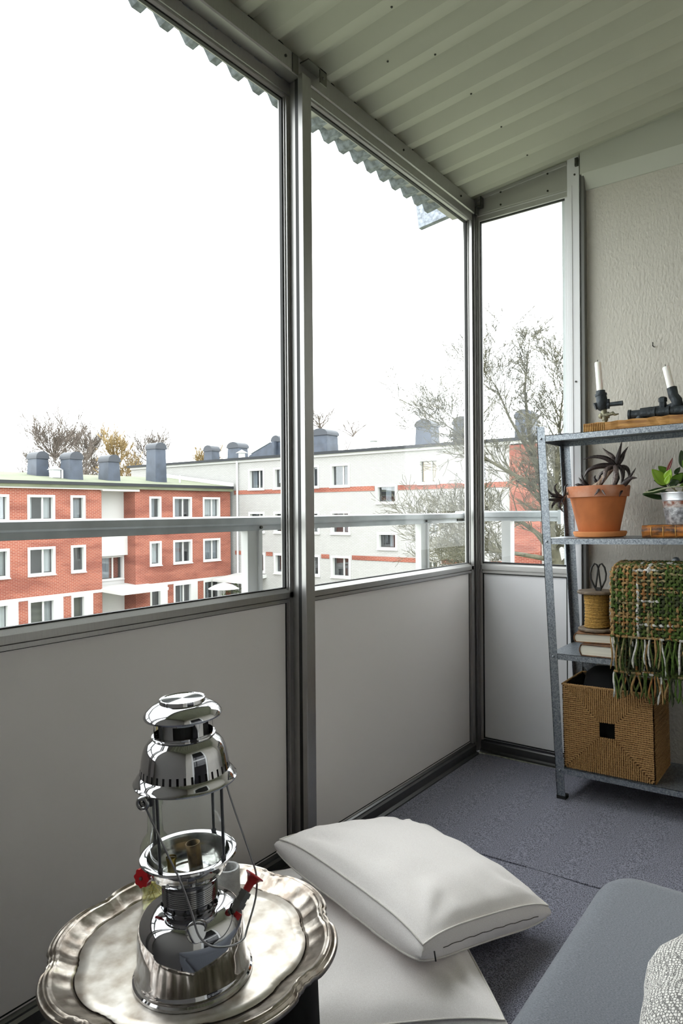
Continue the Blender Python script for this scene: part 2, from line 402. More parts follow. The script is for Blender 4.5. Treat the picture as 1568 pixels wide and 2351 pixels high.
# dark joint strip beside the jamb, then the stucco wall
jt = MB(); jt.box((X1, .006, -.03), (X1+.010, .05, 2.49)); jt.box((X1+.010, -.004, -.03), (X1+.020, .05, 2.392))
tag(struct(jt.build('trim_7', mat('joint_strip', (.14, .14, .13), .6), bevel=.001)), 'dark joint strip beside the end window')
sw = MB(); sw.box((X1+.020, .028, -.1), (XW+.05, .16, 2.55))
wall_end = struct(sw.build('wall_end', STUCCO)); tag(wall_end, 'rough off-white stucco end wall')
hk = MB(); hk.tube([(0, .03, 0), (0, .004, 0), (.001, 0, .002), (.001, 0, .012)], .0022, 6); hk.build('hook', STEEL_D, wall_end).location = (.731, 0, 1.672)
hk = MB(); hk.lathe([(0, 0), (.008, 0), (.0095, .004)], 12); o = hk.build('plug_hole', GASKET, wall_end); o.rotation_euler = (-pi/2, 0, 0); o.location = (.784, .0285, 2.357)
tb = MB(); tb.hexa([(.468, -.008, 2.392), (XW, -.008, 2.392), (XW, .03, 2.392), (.468, .03, 2.392), (.468, -.008, 2.493), (XW, -.008, cz(XW)+.028), (XW, .03, cz(XW)+.028), (.468, .03, 2.493)])
tb.hexa([(.474, -.008, 2.392), (XW, -.008, 2.392), (XW, .0, 2.392), (.474, .0, 2.392), (.474, .02, 2.335), (XW, .02, 2.335), (XW, .029, 2.335), (.474, .029, 2.335)][:8])
tag(struct(tb.build('trim_8', WHITE_T)), 'white boxed edge beam along the top of the stucco wall')
# house wall with a glazed door, wall behind the camera
DY0, DY1, DZ = -2.6, -1.7, 2.12
hw = MB(); hw.box((XW, DY1, -.1), (XW+.15, .1, 2.75)); hw.box((XW, YB-.1, -.1), (XW+.15, DY0, 2.75)); hw.box((XW, DY0, DZ), (XW+.15, DY1, 2.75))
tag(struct(hw.build('wall_right', STUCCO)), 'off-white house wall beside the balcony')
dr = MB(); dr.box((XW+.03, DY0, .04), (XW+.08, DY0+.10, DZ)); dr.box((XW+.03, DY1-.10, .04), (XW+.08, DY1, DZ)); dr.box((XW+.03, DY0+.1, .04), (XW+.08, DY1-.1, .25)); dr.box((XW+.03, DY0+.1, DZ-.12), (XW+.08, DY1-.1, DZ))
dr.box((XW+.03, DY0+.1, 1.0), (XW+.08, DY1-.1, 1.06))
door = struct(dr.build('door_1', mat('door_white', (.8, .8, .78), .4)))
dp_ = MB(); dp_.box((XW+.05, DY0+.1, .25), (XW+.055, DY1-.1, DZ-.12)); dp_.build('pane', mat('dark_door_glass', (.02, .02, .022), .05), door)  # unseen glazing, kept dark to send less light back to the panels
tag(door, 'unseen white balcony door with dark glass in the house wall')
bw = MB(); bw.box((-.06, YB-.1, -.1), (XW+.1, YB, 2.75))  # unseen wall, set close and dark to cut light from behind
tag(struct(bw.build('wall_back', mat('end_wall_grey', (.22, .21, .20), .9))), 'unseen dark grey wall close behind the camera, cutting the light there')

# ---- railing outside
RAIL = mat('railing_aluminium', (.40, .415, .43), .5, .15, var=.1, vscale=14)
RAILP = mat('railing_post_paint', (.52, .52, .51), .5)
rl = thing('balcony_railing', 'aluminium handrail on pale posts outside the window panes', 'railing', (-.15, -1.2, .4))
def rel(o, base): # parts are built in world coordinates
    o.location = (-base[0], -base[1], -base[2]); return o
RB = (-.15, -1.2, .4)
m = MB(); m.prism([(-.175, 1.018), (-.128, 1.018), (-.124, 1.023), (-.124, 1.040), (-.132, 1.044), (-.172, 1.044), (-.178, 1.038)], 'y', YB, .17)
m.prism([(-.165, 1.0), (-.133, 1.0), (-.133, 1.018), (-.165, 1.018)], 'y', YB, .17)
rel(m.build('handrail', RAIL, rl), RB)
m = MB(); m.prism([(.138, 1.025), (.185, 1.025), (.185, 1.048), (.178, 1.052), (.142, 1.052), (.138, 1.046)], 'x', -.17, .33); m.prism([(.146, 1.006), (.176, 1.006), (.176, 1.025), (.146, 1.025)], 'x', -.17, .325)
rel(m.build('end_handrail', RAIL, rl), RB)
m = MB(); m.box((.322, .13, .995), (.335, .19, 1.055)); rel(m.build('end_cap', RAIL, rl), RB)
m = MB(); m.box((-.135, .085, 1.006), (-.128, .15, 1.024)); rel(m.build('corner_joint', STEEL_D, rl), RB)
for y in (-2.30, -1.245, -.205):
    m = MB(); m.box((-.163, y-.035, .45), (-.135, y+.018, 1.002)); m.box((-.142, y+.008, .45), (-.128, y+.022, 1.002)); q = rel(m.build('post', RAILP, rl), RB)
m = MB(); m.tube([(-.134, 0, 0), (-.128, 0, 0)], .005, 8); o = m.build('bolt', STEEL_D, rl); o.location = (.15, 1.2-1.225, 1.010-.4)
c = share(o, 'bolt', (.15, 1.2-.2, 1.012-.4), rl); c = share(o, 'bolt', (.15, 1.2-2.27, 1.008-.4), rl)
m = MB(); m.box((.06, .145, .45), (.088, .172, 1.008)); m.box((.088, .135, .45), (.106, .180, 1.008)); rel(m.build('end_post', RAILP, rl), RB)
m = MB(); m.box((-.165, YB, .770), (-.06, .16, .795)); m.box((-.06, .05, .770), (.34, .16, .795)); rel(m.build('lower_rail', RAIL, rl), RB)
m = MB(); m.box((-.172, YB, .30), (-.160, .17, .768)); m.box((-.160, .158, .30), (.34, .17, .768)); rel(m.build('infill_sheet', RAILP, rl), RB)

# ================================================================== OUTSIDE: courtyard, two apartment buildings, trees
GZ = -6.1
gr = MB(); gr.box((-140, -60, GZ-.5), (60, 140, GZ))
tag(struct(gr.build('ground', mat('courtyard_ground', (.20, .21, .15), .95, var=.35, vscale=.4))), 'grass and paving of the courtyard')
RED = brickmat('red_brick', (.265, .064, .035), (.215, .047, .026), (.34, .20, .155), patch=(.58, .46, .45))
WBR = brickmat('white_brick', (.365, .36, .348), (.335, .33, .318), (.265, .26, .25))
BWHITE = mat('white_render', (.50, .50, .485), .8)
ROOFG = mat('green_roof_felt', (.135, .148, .095), .9, var=.15, vscale=.6)
ROOFD = mat('dark_roof_edge', (.012, .014, .018), .7)
CHIM = mat('chimney_sheet_metal', (.045, .056, .078), .5, .2, var=.2, vscale=2)
CHIMT = mat('chimney_cap_metal', (.035, .040, .050), .5, .2)
WPANE = glassmat('far_window_glass', (.92, .95, .97), 2.2)
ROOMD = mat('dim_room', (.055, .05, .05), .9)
CURT = mat('curtain_white', (.45, .44, .42), .9)
CURT2 = mat('curtain_grey', (.24, .24, .245), .9)
WARM = mat('warm_curtain', (.50, .33, .14), .9)
DOWNP = mat('downpipe_grey', (.55, .56, .57), .5)

def facade(axis, pos, a0, a1, z0, z1, holes, depth, mi=0):
    """wall plane perpendicular to axis with rectangular holes (a0,a1,z0,z1) and reveals; depth goes away from the viewer"""
    A = sorted(set([a0, a1] + [h[0] for h in holes] + [h[1] for h in holes])); Z = sorted(set([z0, z1] + [h[2] for h in holes] + [h[3] for h in holes]))
    P = (lambda a, z, d=0: (pos-d, a, z)) if axis == 'x' else (lambda a, z, d=0: (a, pos+d, z))
    b = MB()
    for i in range(len(A)-1):
        for j in range(len(Z)-1):
            ca, czz = (A[i]+A[i+1])/2, (Z[j]+Z[j+1])/2
            if any(h[0] < ca < h[1] and h[2] < czz < h[3] for h in holes): continue
            b.add([P(A[i], Z[j]), P(A[i+1], Z[j]), P(A[i+1], Z[j+1]), P(A[i], Z[j+1])], [(0, 1, 2, 3)])
    for h in holes:
        c = [(h[0], h[2]), (h[1], h[2]), (h[1], h[3]), (h[0], h[3])]
        for i in range(4):
            p, q = c[i], c[(i+1) % 4]
            b.add([P(*p), P(*q), P(*q, depth), P(*p, depth)], [(0, 1, 2, 3)])
    return b
def far_window(axis, pos, rect, parent, mull=.62, curtain=None, surround=.10, deep=.17):
    """white frame with a mullion, panes and curtain behind; rect is the wall opening"""
    a0, a1, z0, z1 = rect
    def B(b, u0, u1, w0, w1, d0, d1, mi=0):
        if axis == 'x': b.box((pos-d0, u0, w0), (pos-d1, u1, w1), mi)
        else: b.box((u0, pos+d0, w0), (u1, pos+d1, w1), mi)
    f = MB(); s = surround
    for (u0, u1, w0, w1) in ((a0, a0+s, z0, z1), (a1-s, a1, z0, z1), (a0+s, a1-s, z1-s, z1), (a0+s, a1-s, z0, z0+s)):
        B(f, u0, u1, w0, w1, -.03, deep+.02)
    B(f, a0-.02, a1+.02, z0-.03, z0+.03, -.09, -.02)          # sill
    i0, i1, j0, j1 = a0+s, a1-s, z0+s, z1-s
    cuts = [i0, i1]
    if mull:
        c = i0+(i1-i0)*mull; B(f, c-.045, c+.045, j0, j1, deep-.05, deep+.01); cuts = [i0, c, i1]
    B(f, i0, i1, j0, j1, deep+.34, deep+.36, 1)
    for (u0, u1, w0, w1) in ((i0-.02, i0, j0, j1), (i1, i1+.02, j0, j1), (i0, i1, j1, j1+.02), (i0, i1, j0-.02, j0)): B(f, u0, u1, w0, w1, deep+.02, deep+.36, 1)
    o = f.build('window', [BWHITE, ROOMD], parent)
    for k in range(len(cuts)-1):
        g = MB(); B(g, cuts[k], cuts[k+1], j0, j1, deep-.01, deep-.005); g.build('pane', WPANE, o)
    if curtain:
        for (t0, t1, m) in curtain:
            g = MB(); u0, u1 = i0+(i1-i0)*t0, i0+(i1-i0)*t1; n = max(3, int((u1-u0)/.09)); vs = []
            for k in range(n+1):
                u = u0+(u1-u0)*k/n; d = deep+.14+.03*(k % 2)
                for zz in (j0+.03, j1): vs.append((pos-d, u, zz) if axis == 'x' else (u, pos+d, zz))
            g.add(vs, [(2*k, 2*k+2, 2*k+3, 2*k+1) for k in range(n)]); g.build('curtain', m, o)
    return o
def chimney(x, y, z, dx, dy, h, parent, ax='x'):
    b = MB(); b.hexa([(x-dx/2*1.08, y-dy/2*1.08, z-.5), (x+dx/2*1.08, y-dy/2*1.08, z-.5), (x+dx/2*1.08, y+dy/2*1.08, z-.5), (x-dx/2*1.08, y+dy/2*1.08, z-.5),
                      (x-dx/2*.95, y-dy/2*.95, z+h-.35), (x+dx/2*.95, y-dy/2*.95, z+h-.35), (x+dx/2*.95, y+dy/2*.95, z+h-.35), (x-dx/2*.95, y+dy/2*.95, z+h-.35)])
    o = b.build('chimney', CHIM, parent)
    c = MB(); w = (dy if ax == 'x' else dx)/2*1.08; L = (dx if ax == 'x' else dy)/2*1.1; n = 10
    poly = [(-w, 0)] + [(-w*cos(pi*i/n), .08+.36*sin(pi*i/n)) for i in range(n+1)] + [(w, 0)]
    for p in [poly]:
        vs = []
        for t in (-L, L):
            for q in p: vs.append((x+t, y+q[0], z+h-.38+q[1]) if ax == 'x' else (x+q[0], y+t, z+h-.38+q[1]))
        k = len(p); c.add(vs, [tuple(range(k)), tuple(range(k, 2*k))[::-1]] + [(i, k+i, k+(i+1) % k, (i+1) % k) for i in range(k)])
    c.build('cap', CHIMT, o, 40)
    return o

# ---- red brick building: facade x = -32.6, runs along y up to the white building
RX = -32.6; RY1 = 30.05
red = thing('apartment_building', 'red brick apartment block with green felt roof and metal chimneys', 'building', (RX, 20, GZ))
RBASE = (RX, 20, GZ)
def setrel(o, base=RBASE): o.location = (-base[0], -base[1], -base[2]); return o
red_root = red
cols = [(10.6, 12.2, 'w'), (13.0, 14.76, 'w'), (15.70, 17.23, 'w'), (18.13, 19.03, 'n'), (23.33, 24.22, 'n'), (25.12, 26.65, 'w'), (27.58, 29.10, 'w')]
rows = [(.62, 2.0), (-2.23, -.73), (-5.0, -3.46)]
holesL, holesR = [], []
for (a, b, t) in cols:
    for (z0, z1) in rows: (holesL if a < 21 else holesR).append((a, b, z0, z1))
# left block, recess (set back), right block
w = facade('x', RX, 8.0, 20.03, GZ, 2.35, holesL, .2); setrel(w.build('brick_wall', RED, red))
w = facade('x', RX, 22.33, RY1, GZ, 2.40, holesR, .2); setrel(w.build('brick_wall', RED, red))
RD = 1.1   # recess depth
rw = MB(); rw.box((RX-RD, 22.33, GZ), (RX, 22.31, 2.35)); setrel(rw.build('return_wall', RED, red))
rw = MB(); rw.box((RX-RD, 20.03, GZ), (RX, 20.05, 2.35)); setrel(rw.build('return_wall', RED, red))
hol = [(20.55, 22.25, -2.95, -1.55), (20.6, 22.2, -.45, -.1)]
w = facade('x', RX-RD, 20.03, 22.33, GZ, 2.35, hol, .2); setrel(w.build('stairwell_wall', mat('white_boarding', (.48, .48, .47), .7, bump=.5, bscale=3, stretch=(.02, .02, 5)), red))
for h in hol: setrel(far_window('x', RX-RD, h, red, .62, [(.0, .55, CURT2)] if h[2] < -1 else None, .08))
wb = MB(); wb.box((RX-RD, 20.03, -1.5), (RX-RD+.35, 22.33, -.35)); setrel(wb.build('stairwell_balcony', BWHITE, red))
# white band over the ground floor
bd = MB(); bd.box((RX-.02, 8, -3.46), (RX+.03, 20.03, -3.30)); bd.box((RX-.02, 22.33, -3.46), (RX+.03, RY1, -3.30)); setrel(bd.build('white_band', BWHITE, red))
for (a, b, t) in cols:
    bdm = MB(); bdm.box((RX-.02, b, -5.0), (RX+.03, b+.42, -3.46)); setrel(bdm.build('white_pilaster', BWHITE, red))
CUR = {(0, 2): [(.0, .22, CURT), (.72, 1, CURT)], (0, 3): [(.0, .9, CURT2)], (0, 4): [(0, .8, CURT2)], (0, 5): [(0, .5, CURT2)], (0, 6): [(0, 1, CURT)], (0, 1): [(.0, 1, CURT2)],
       (1, 1): [(.3, 1, CURT2)], (1, 2): [(.72, 1, CURT)], (1, 3): [(0, .4, CURT)], (1, 4): [(.0, 1, CURT)], (1, 5): [(.1, .5, CURT2)], (1, 6): [(0, 1, CURT2)],
       (2, 1): [(0, 1, CURT)], (2, 2): [(.62, 1, CURT2)], (2, 5): [(.5, .62, CURT)], (2, 6): [(.3, .5, CURT2)]}
for ci, (a, b, t) in enumerate(cols):
    for ri, (z0, z1) in enumerate(rows):
        setrel(far_window('x', RX, (a, b, z0, z1), red, .60 if t == 'w' else None, CUR.get((ri, ci)), .13))
# fascia, dark gutter, roof rising away from the courtyard
fa = MB(); fa.box((RX-.3, 8, 2.33), (RX+.22, 20.35, 2.60)); fa.box((RX-1.2, 20.0, 2.27), (RX+.20, 22.5, 2.52)); fa.box((RX-.3, 22.2, 2.40), (RX+.22, RY1, 2.62)); setrel(fa.build('fascia', BWHITE, red))
gt = MB(); gt.hexa([(RX-.2, 7.8, 2.54), (RX+.36, 7.8, 2.54), (RX+.36, RY1, 2.58), (RX-.2, RY1, 2.58), (RX-.2, 7.8, 2.70), (RX+.36, 7.8, 2.70), (RX+.36, RY1, 2.75), (RX-.2, RY1, 2.76)]); setrel(gt.build('gutter', ROOFD, red))
def rz(x): return 2.68 + (RX+.3-x)*.125
ro = MB(); ro.hexa([(RX-9, 7.8, 2.4), (RX+.28, 7.8, 2.4), (RX+.28, RY1, 2.4), (RX-9, RY1, 2.4), (RX-6.2, 7.8, rz(RX-6.2)), (RX+.3, 7.8, rz(RX+.3)), (RX+.3, RY1, rz(RX+.3)+.06), (RX-6.2, RY1, rz(RX-6.2)+.06)])
setrel(ro.build('roof', ROOFG, red))
fl_ = MB(); fl_.hexa([(RX-7, RY1-.12, rz(RX-7)), (RX+.3, RY1-.12, rz(RX+.3)), (RX+.3, RY1+.05, rz(RX+.3)), (RX-7, RY1+.05, rz(RX-7)), (RX-7, RY1-.12, rz(RX-7)+.3), (RX+.3, RY1-.12, rz(RX+.3)+.3), (RX+.3, RY1+.05, rz(RX+.3)+.3), (RX-7, RY1+.05, rz(RX-7)+.3)])
setrel(fl_.build('roof_flashing', BWHITE, red))
for (x, y, dx, dy, h) in ((-36.6, 18.55, 1.0, .75, 1.35), (-34.6, 19.45, 1.0, .8, 1.52), (-34.6, 21.95, 1.0, .8, 1.5), (-34.8, 25.6, .95, .85, 2.5)):
    setrel(chimney(x, y, rz(x), dx, dy, h, red, 'x'))
sv = MB(); sv.box((-35.3, 18.5, rz(-35.3)), (-34.9, 18.95, rz(-35)+.5)); sv.add([(-35.4, 18.4, rz(-35)+.5), (-34.8, 18.4, rz(-35)+.5), (-34.8, 19.05, rz(-35)+.5), (-35.4, 19.05, rz(-35)+.5), (-35.1, 18.72, rz(-35)+.75)], [(0,1,4), (1,2,4), (2,3,4), (3,0,4), (3,2,1,0)]); setrel(sv.build('roof_vent', DOWNP, red))
for (x, y, h) in ((-34.8, 19.0, .5), (-34.4, 27.2, .55)):
    pv = MB(); pv.tube([(x, y, rz(x)-.1), (x, y, rz(x)+h)], .06, 8); setrel(pv.build('vent_pipe', DOWNP, red))
ec = MB(); ec.hexa([(RX-1, 20.0, -3.42), (RX+1.9, 20.0, -3.52), (RX+1.9, 23.2, -3.52), (RX-1, 23.2, -3.42), (RX-1, 20.0, -3.2), (RX+1.9, 20.0, -3.36), (RX+1.9, 23.2, -3.36), (RX-1, 23.2, -3.2)]); setrel(ec.build('entrance_canopy', BWHITE, red))
bod = MB(); bod.box((RX-9, 8.0, GZ), (RX-.45-RD, RY1, 2.42)); setrel(bod.build('building_core', RED, red))
# ceiling lamp glowing in a second-row window
lp = MB(); lp.lathe([(0, -.07), (.06, -.04), (.075, 0), (.06, .05), (0, .08)], 10); lpm = mat('lamp_glow', (1, .7, .3), .5)
lpm.node_tree.nodes['Principled BSDF'].inputs['Emission Color'].default_value = (1, .6, .2, 1); lpm.node_tree.nodes['Principled BSDF'].inputs['Emission Strength'].default_value = 2.5
o = lp.build('room_lamp', lpm, red); o.location = (RX-.34-RX, 18.36-20, -1.12-GZ)

# ---- white brick building: facade y = 30.4
WY = 30.4
white = thing('apartment_building', 'white brick apartment block with thin red brick bands', 'building', (-24, WY, GZ))
WB = (-24, WY, GZ)
def sw_(o): return setrel(o, WB)
wcols = [(-31.2, -29.72), (-28.92, -27.42), (-26.55, -25.07), (-24.22, -22.72), (-18.02, -16.68), (-15.2, -13.8)]
wrows = [(2.47, 3.90), (-.4, 1.01), (-3.05, -1.70)]
wh = [(a, b, z0, z1) for (a, b) in wcols for (z0, z1) in wrows] + [(-20.87, -19.40, 1.42, 2.54), (-20.8, -19.4, -1.24, -.23), (-20.8, -19.4, -4.0, -3.0)]
w = facade('y', WY, -44.0, -12.55, GZ, 4.40, wh, .2); sw_(w.build('brick_wall', WBR, white))
w = facade('y', WY-.12, -12.55, -10.95, GZ, 4.32, [], .2); sw_(w.build('red_brick_bay', RED, white))
w = facade('y', WY, -10.95, -2.0, GZ, 4.40, [], .2); sw_(w.build('brick_wall', WBR, white))
sd = MB(); sd.box((-12.57, WY-.12, GZ), (-12.55, WY+.02, 4.32)); sd.box((-10.97, WY-.12, GZ), (-10.95, WY+.02, 4.32)); sw_(sd.build('return_wall', RED, white))
wc = {0: [(.0, .3, CURT2)], 1: [(.55, .7, CURT)], 2: [(.2, .5, CURT2)], 3: [(0, .0, CURT)], 7: [(.7, 1, CURT)], 10: [(.6, 1, CURT2)], 12: [(.0, .6, WARM), (.62, 1, WARM)], 18: [(.3, .6, CURT2)], 19: [(.5, .7, CURT2)]}
for i, h in enumerate(wh):
    cu = [q for q in wc.get(i, []) if q[1] > q[0]]
    sw_(far_window('y', WY, h, white, (.62 if h[3]-h[2] > 1.2 else None), cu, .14, deep=.2))
def band(a, b, z0, z1):
    m = MB(); m.box((a, WY-.035, z0), (b, WY+.01, z1)); sw_(m.build('brick_band', RED, white))
for (a, b) in ((-32.55, -20.95), (-19.33, -12.56)): band(a, b, 2.20, 2.47)
edges = [-32.5] + [v for c in wcols for v in (c[0]-.12, c[1]+.12)] + [-12.56]
for i in range(0, len(edges), 2):
    if edges[i+1]-edges[i] > .15: band(edges[i], edges[i+1], -1.90, -1.64)
fa = MB(); fa.box((-44, WY-.12, 4.38), (-2, WY+.3, 4.56)); sw_(fa.build('fascia', BWHITE, white))
gt = MB(); gt.box((-44.2, WY-.28, 4.53), (-2, WY+.4, 4.69)); sw_(gt.build('gutter', ROOFD, white))
ro = MB(); ro.hexa([(-44, WY-.1, 4.5), (-2, WY-.1, 4.5), (-2, WY+10, 4.5), (-44, WY+10, 4.5), (-44, WY-.1, 4.66), (-2, WY-.1, 4.66), (-2, WY+6, 4.95), (-44, WY+6, 4.95)]); sw_(ro.build('roof', ROOFG, white))
bod = MB(); bod.box((-44, WY+.62, GZ), (-2, WY+10, 4.45)); sw_(bod.build('building_core', WBR, white))
for (x, y, dx, dy, h) in ((-36.4, 31.9, .85, .8, 1.2), (-34.0, 32.2, 1.1, 1.0, 1.30), (-25.55, 31.6, 1.25, 1.15, 1.55), (-18.25, 31.9, 1.05, .95, 1.55), (-15.9, 31.9, .95, .9, 1.5), (-12.4, 32.2, .95, .9, 1.6), (-29.75, 32.0, .75, .9, 1.45)):
    sw_(chimney(x, y, 4.66, dx, dy, h, white, 'y'))
hs = MB(); hs.hexa([(-32.1, 31.2, 4.6), (-29.6, 31.2, 4.6), (-29.6, 32.6, 4.6), (-32.1, 32.6, 4.6), (-31.9, 31.2, 4.9), (-29.6, 31.2, 5.75), (-29.6, 32.6, 5.75), (-31.9, 32.6, 4.9)]); sw_(hs.build('roof_hatch', CHIM, white))
hs = MB(); hs.hexa([(-31.75, 31.15, 5.0), (-29.9, 31.15, 5.68), (-29.9, 32.5, 5.68), (-31.75, 32.5, 5.0), (-31.75, 31.15, 5.04), (-29.9, 31.15, 5.72), (-29.9, 32.5, 5.72), (-31.75, 32.5, 5.04)]); sw_(hs.build('hatch_glazing', mat('hatch_glass', (.75, .8, .85), .2), white))
for (x, y, h) in ((-21.6, 31.3, .55), (-33.0, 31.6, .5)):
    sv = MB(); sv.box((x-.16, y-.16, 4.6), (x+.16, y+.16, 4.66+h)); sv.add([(x-.3, y-.3, 4.66+h), (x+.3, y-.3, 4.66+h), (x+.3, y+.3, 4.66+h), (x-.3, y+.3, 4.66+h), (x, y, 4.9+h)], [(0,1,4), (1,2,4), (2,3,4), (3,0,4), (3,2,1,0)]); sw_(sv.build('roof_vent', DOWNP, white))
dp = MB(); dp.tube([(-32.15, WY-.12, 4.5), (-32.15, WY-.12, GZ)], .07, 8); sw_(dp.build('downpipe', DOWNP, white))
ec = MB(); ec.hexa([(-32.3, WY-2.3, -3.55), (-29.6, WY-2.3, -3.55), (-29.6, WY, -3.35), (-32.3, WY, -3.35), (-32.3, WY-2.3, -3.40), (-29.6, WY-2.3, -3.40), (-29.6, WY, -3.15), (-32.3, WY, -3.15)]); sw_(ec.build('entrance_canopy', BWHITE, white))

# ---- white parasol on the patio below the red building
pa = thing('parasol', 'open white parasol on the patio before the red brick block', 'parasol', (-30.4, 27.3, GZ))
m = MB(); m.lathe([(1.0, 2.28), (.6, 2.50), (.05, 2.66), (0, 2.67)], 10); m.build('canopy', BWHITE, pa)
m = MB(); m.tube([(0, 0, 0), (0, 0, 2.66)], .025, 6); m.build('pole', BWHITE, pa)
sh = MB()
for k in range(60):
    a = RND.uniform(0, 2*pi); r = RND.uniform(0, .9); z = RND.uniform(.1, 1.5)*(1-.5*r); c = Vector((r*cos(a), 1.2*r*sin(a), z))
    for j in range(6):
        p = c + Vector([RND.uniform(-.25, .25) for _ in range(3)]); d1 = Vector([RND.uniform(-.14, .14) for _ in range(3)]); d2 = Vector([RND.uniform(-.14, .14) for _ in range(3)]); sh.add([p, p+d1, p+d2], [(0, 1, 2)])
o = sh.build('shrub', mat('shrub_green', (.07, .10, .04), .8)); o.location = (-31.0, 29.0, GZ+.9); o.scale = (1, 1, 1.1)
tag(o, 'dark green shrub at the corner of the two buildings', 'shrub')

# ---- trees
def branchset(b, start, d, L, r, depth, rnd, up=.12, spread=.55, kids=(2, 4), rmin=.004, seg=4):
    p = Vector(start); d = Vector(d).normalized(); pts = [p.copy()]; rs = [r]
    for i in range(seg):
        d = (d + Vector((rnd.gauss(0, .16), rnd.gauss(0, .16), rnd.gauss(0, .12)+up*.3))).normalized()
        p = p + d*(L/seg); pts.append(p.copy()); rs.append(max(rmin, r*(1-.7*(i+1)/seg)))
    b.tube(pts, rs, 4 if r > .03 else 3, cap=False)
    if depth <= 0: return
    for k in range(rnd.randint(*kids)):
        t = rnd.uniform(.25, 1.0); i = min(seg-1, int(t*seg)); q = pts[i].lerp(pts[i+1], t*seg-i)
        ax = Vector((rnd.gauss(0, 1), rnd.gauss(0, 1), rnd.gauss(0, .6))); ax = (ax - d*ax.dot(d)).normalized()
        nd = (d + ax*rnd.uniform(spread*.6, spread*1.5) + Vector((0, 0, up))).normalized()
        branchset(b, q, nd, L*rnd.uniform(.5, .78), max(rmin, rs[i]*.55), depth-1, rnd, up, spread, kids, rmin, seg)
BARK = mat('bark_olive', (.075, .070, .045), .9, var=.4, vscale=6, bump=.5, bscale=20)
BARK2 = mat('bark_grey_brown', (.12, .098, .083), .9, var=.2, vscale=3)
BARK3 = mat('birch_twigs_ochre', (.22, .155, .065), .9)
limbs = {
 'trunk': ([(-3.30, 11.25, GZ), (-3.38, 11.2, -3.5), (-3.434, 11.148, -1.195), (-3.522, 11.086, -.031), (-3.612, 11.022, .731), (-3.73, 10.936, 1.493), (-3.94, 10.782, 2.569), (-4.008, 10.735, 3.465), (-3.969, 10.765, 4.091), (-3.923, 10.801, 4.583)], [.20, .17, .15, .135, .085, .07, .045, .025, .014, .006]),
 'a': ([(-3.612, 11.022, .731), (-3.273, 10.403, 1.384), (-3.236, 10.432, 1.979), (-3.184, 10.474, 2.914), (-3.1, 10.5, 3.6)], [.075, .055, .04, .02, .008]),
 'b': ([(-3.73, 10.936, 1.45), (-3.998, 10.113, 1.741), (-4.481, 9.754, 2.09), (-4.825, 9.499, 2.525), (-5.239, 9.192, 2.875)], [.05, .04, .028, .016, .006]),
 'c': ([(-3.54, 11.06, .3), (-4.287, 11.267, .768), (-4.885, 10.822, .96), (-5.485, 10.375, .779), (-5.935, 10.038, .504)], [.06, .045, .03, .018, .006]),
 'd': ([(-3.84, 10.86, 2.0), (-4.581, 11.304, 3.037), (-4.805, 11.139, 3.701), (-4.955, 11.028, 3.987)], [.045, .028, .015, .006]),
 'e': ([(-3.52, 11.08, .0), (-3.808, 9.627, .219), (-4.341, 9.23, .308), (-5.009, 8.732, .065)], [.055, .038, .024, .006]),
 'f': ([(-3.50, 11.10, -.2), (-2.9, 11.3, .5), (-2.6, 11.4, 1.6), (-2.5, 11.3, 2.8)], [.06, .05, .03, .008]),
 'g': ([(-3.46, 11.12, -.8), (-4.3, 11.4, -.4), (-5.2, 11.2, -.2), (-6.0, 10.9, -.4)], [.05, .04, .025, .006]),
}
tr = thing('bare_tree', 'bare leafless tree with olive bark close outside the end window', 'tree', (-3.30, 11.25, GZ))
TB = (-3.30, 11.25, GZ)
b = MB(); b.tube(limbs['trunk'][0], limbs['trunk'][1], 8); o = b.build('trunk', BARK, tr, 60); setrel(o, TB)
rnd = random.Random(21); tw = MB()
for kname, (pts, rs) in limbs.items():
    if kname != 'trunk':
        lb = MB(); lb.tube(pts, rs, 6); setrel(lb.build('branch', BARK, tr, 60), TB)
    P = [Vector(p) for p in pts]
    st = 3 if kname == 'trunk' else 1
    for i in range(st, len(P)-1):
        for q in range(12 if kname != 'trunk' else (12 if i < 6 else 9)):
            t = rnd.random(); s = P[i].lerp(P[i+1], t); d = (P[i+1]-P[i]).normalized()
            ax = Vector((rnd.gauss(0, 1), rnd.gauss(0, 1), rnd.gauss(0, .5))); ax = (ax-d*ax.dot(d)).normalized()
            branchset(tw, s, d*.7+ax*.8+Vector((0, 0, .25)), rnd.uniform(.4, .95)*(1 if i < 5 else .5), rs[i]*.42, 3, rnd, .12, .75, (3, 4), .0046, 3)
tag(setrel(tw.build('twigs', BARK, tr), TB), kind='stuff')
def far_tree(name, label, x, y, top, rad, seed, m, n=60, depth=3, kids=(3, 4), group=None, far=1.0):
    x, y, top, rad = 1.32+(x-1.32)*far, -2.76+(y+2.76)*far, 1.06+(top-1.06)*far, rad*far
    t = thing(name, label, 'tree', (x, y, GZ), group=group); rn = random.Random(seed); H = top-GZ
    pts = [Vector((rn.gauss(0, .1)*i, rn.gauss(0, .1)*i, H*.9*i/6)) for i in range(7)]
    b = MB(); b.tube(pts, [.3*(1-.93*i/6) for i in range(7)], 6); b.build('trunk', m, t, 60)
    c = MB()
    for k in range(n):
        f = rn.uniform(.45, 1.0); i = min(5, int(f*6)); s = pts[i].lerp(pts[i+1], f*6-i if i < 5 else f); a = rn.uniform(0, 2*pi)
        branchset(c, s, (cos(a), sin(a), .9), rad*rn.uniform(.55, 1.0)*(1.15-.5*f), .07, depth, rn, .2, .5, kids, .021, 3)
    tag(c.build('twigs', m, t), kind='stuff'); return t
far_tree('bare_tree', 'bare grey tree behind the two leftmost chimneys of the red block', -64.1, 35.8, 8.3, 4.6, 1, BARK2)
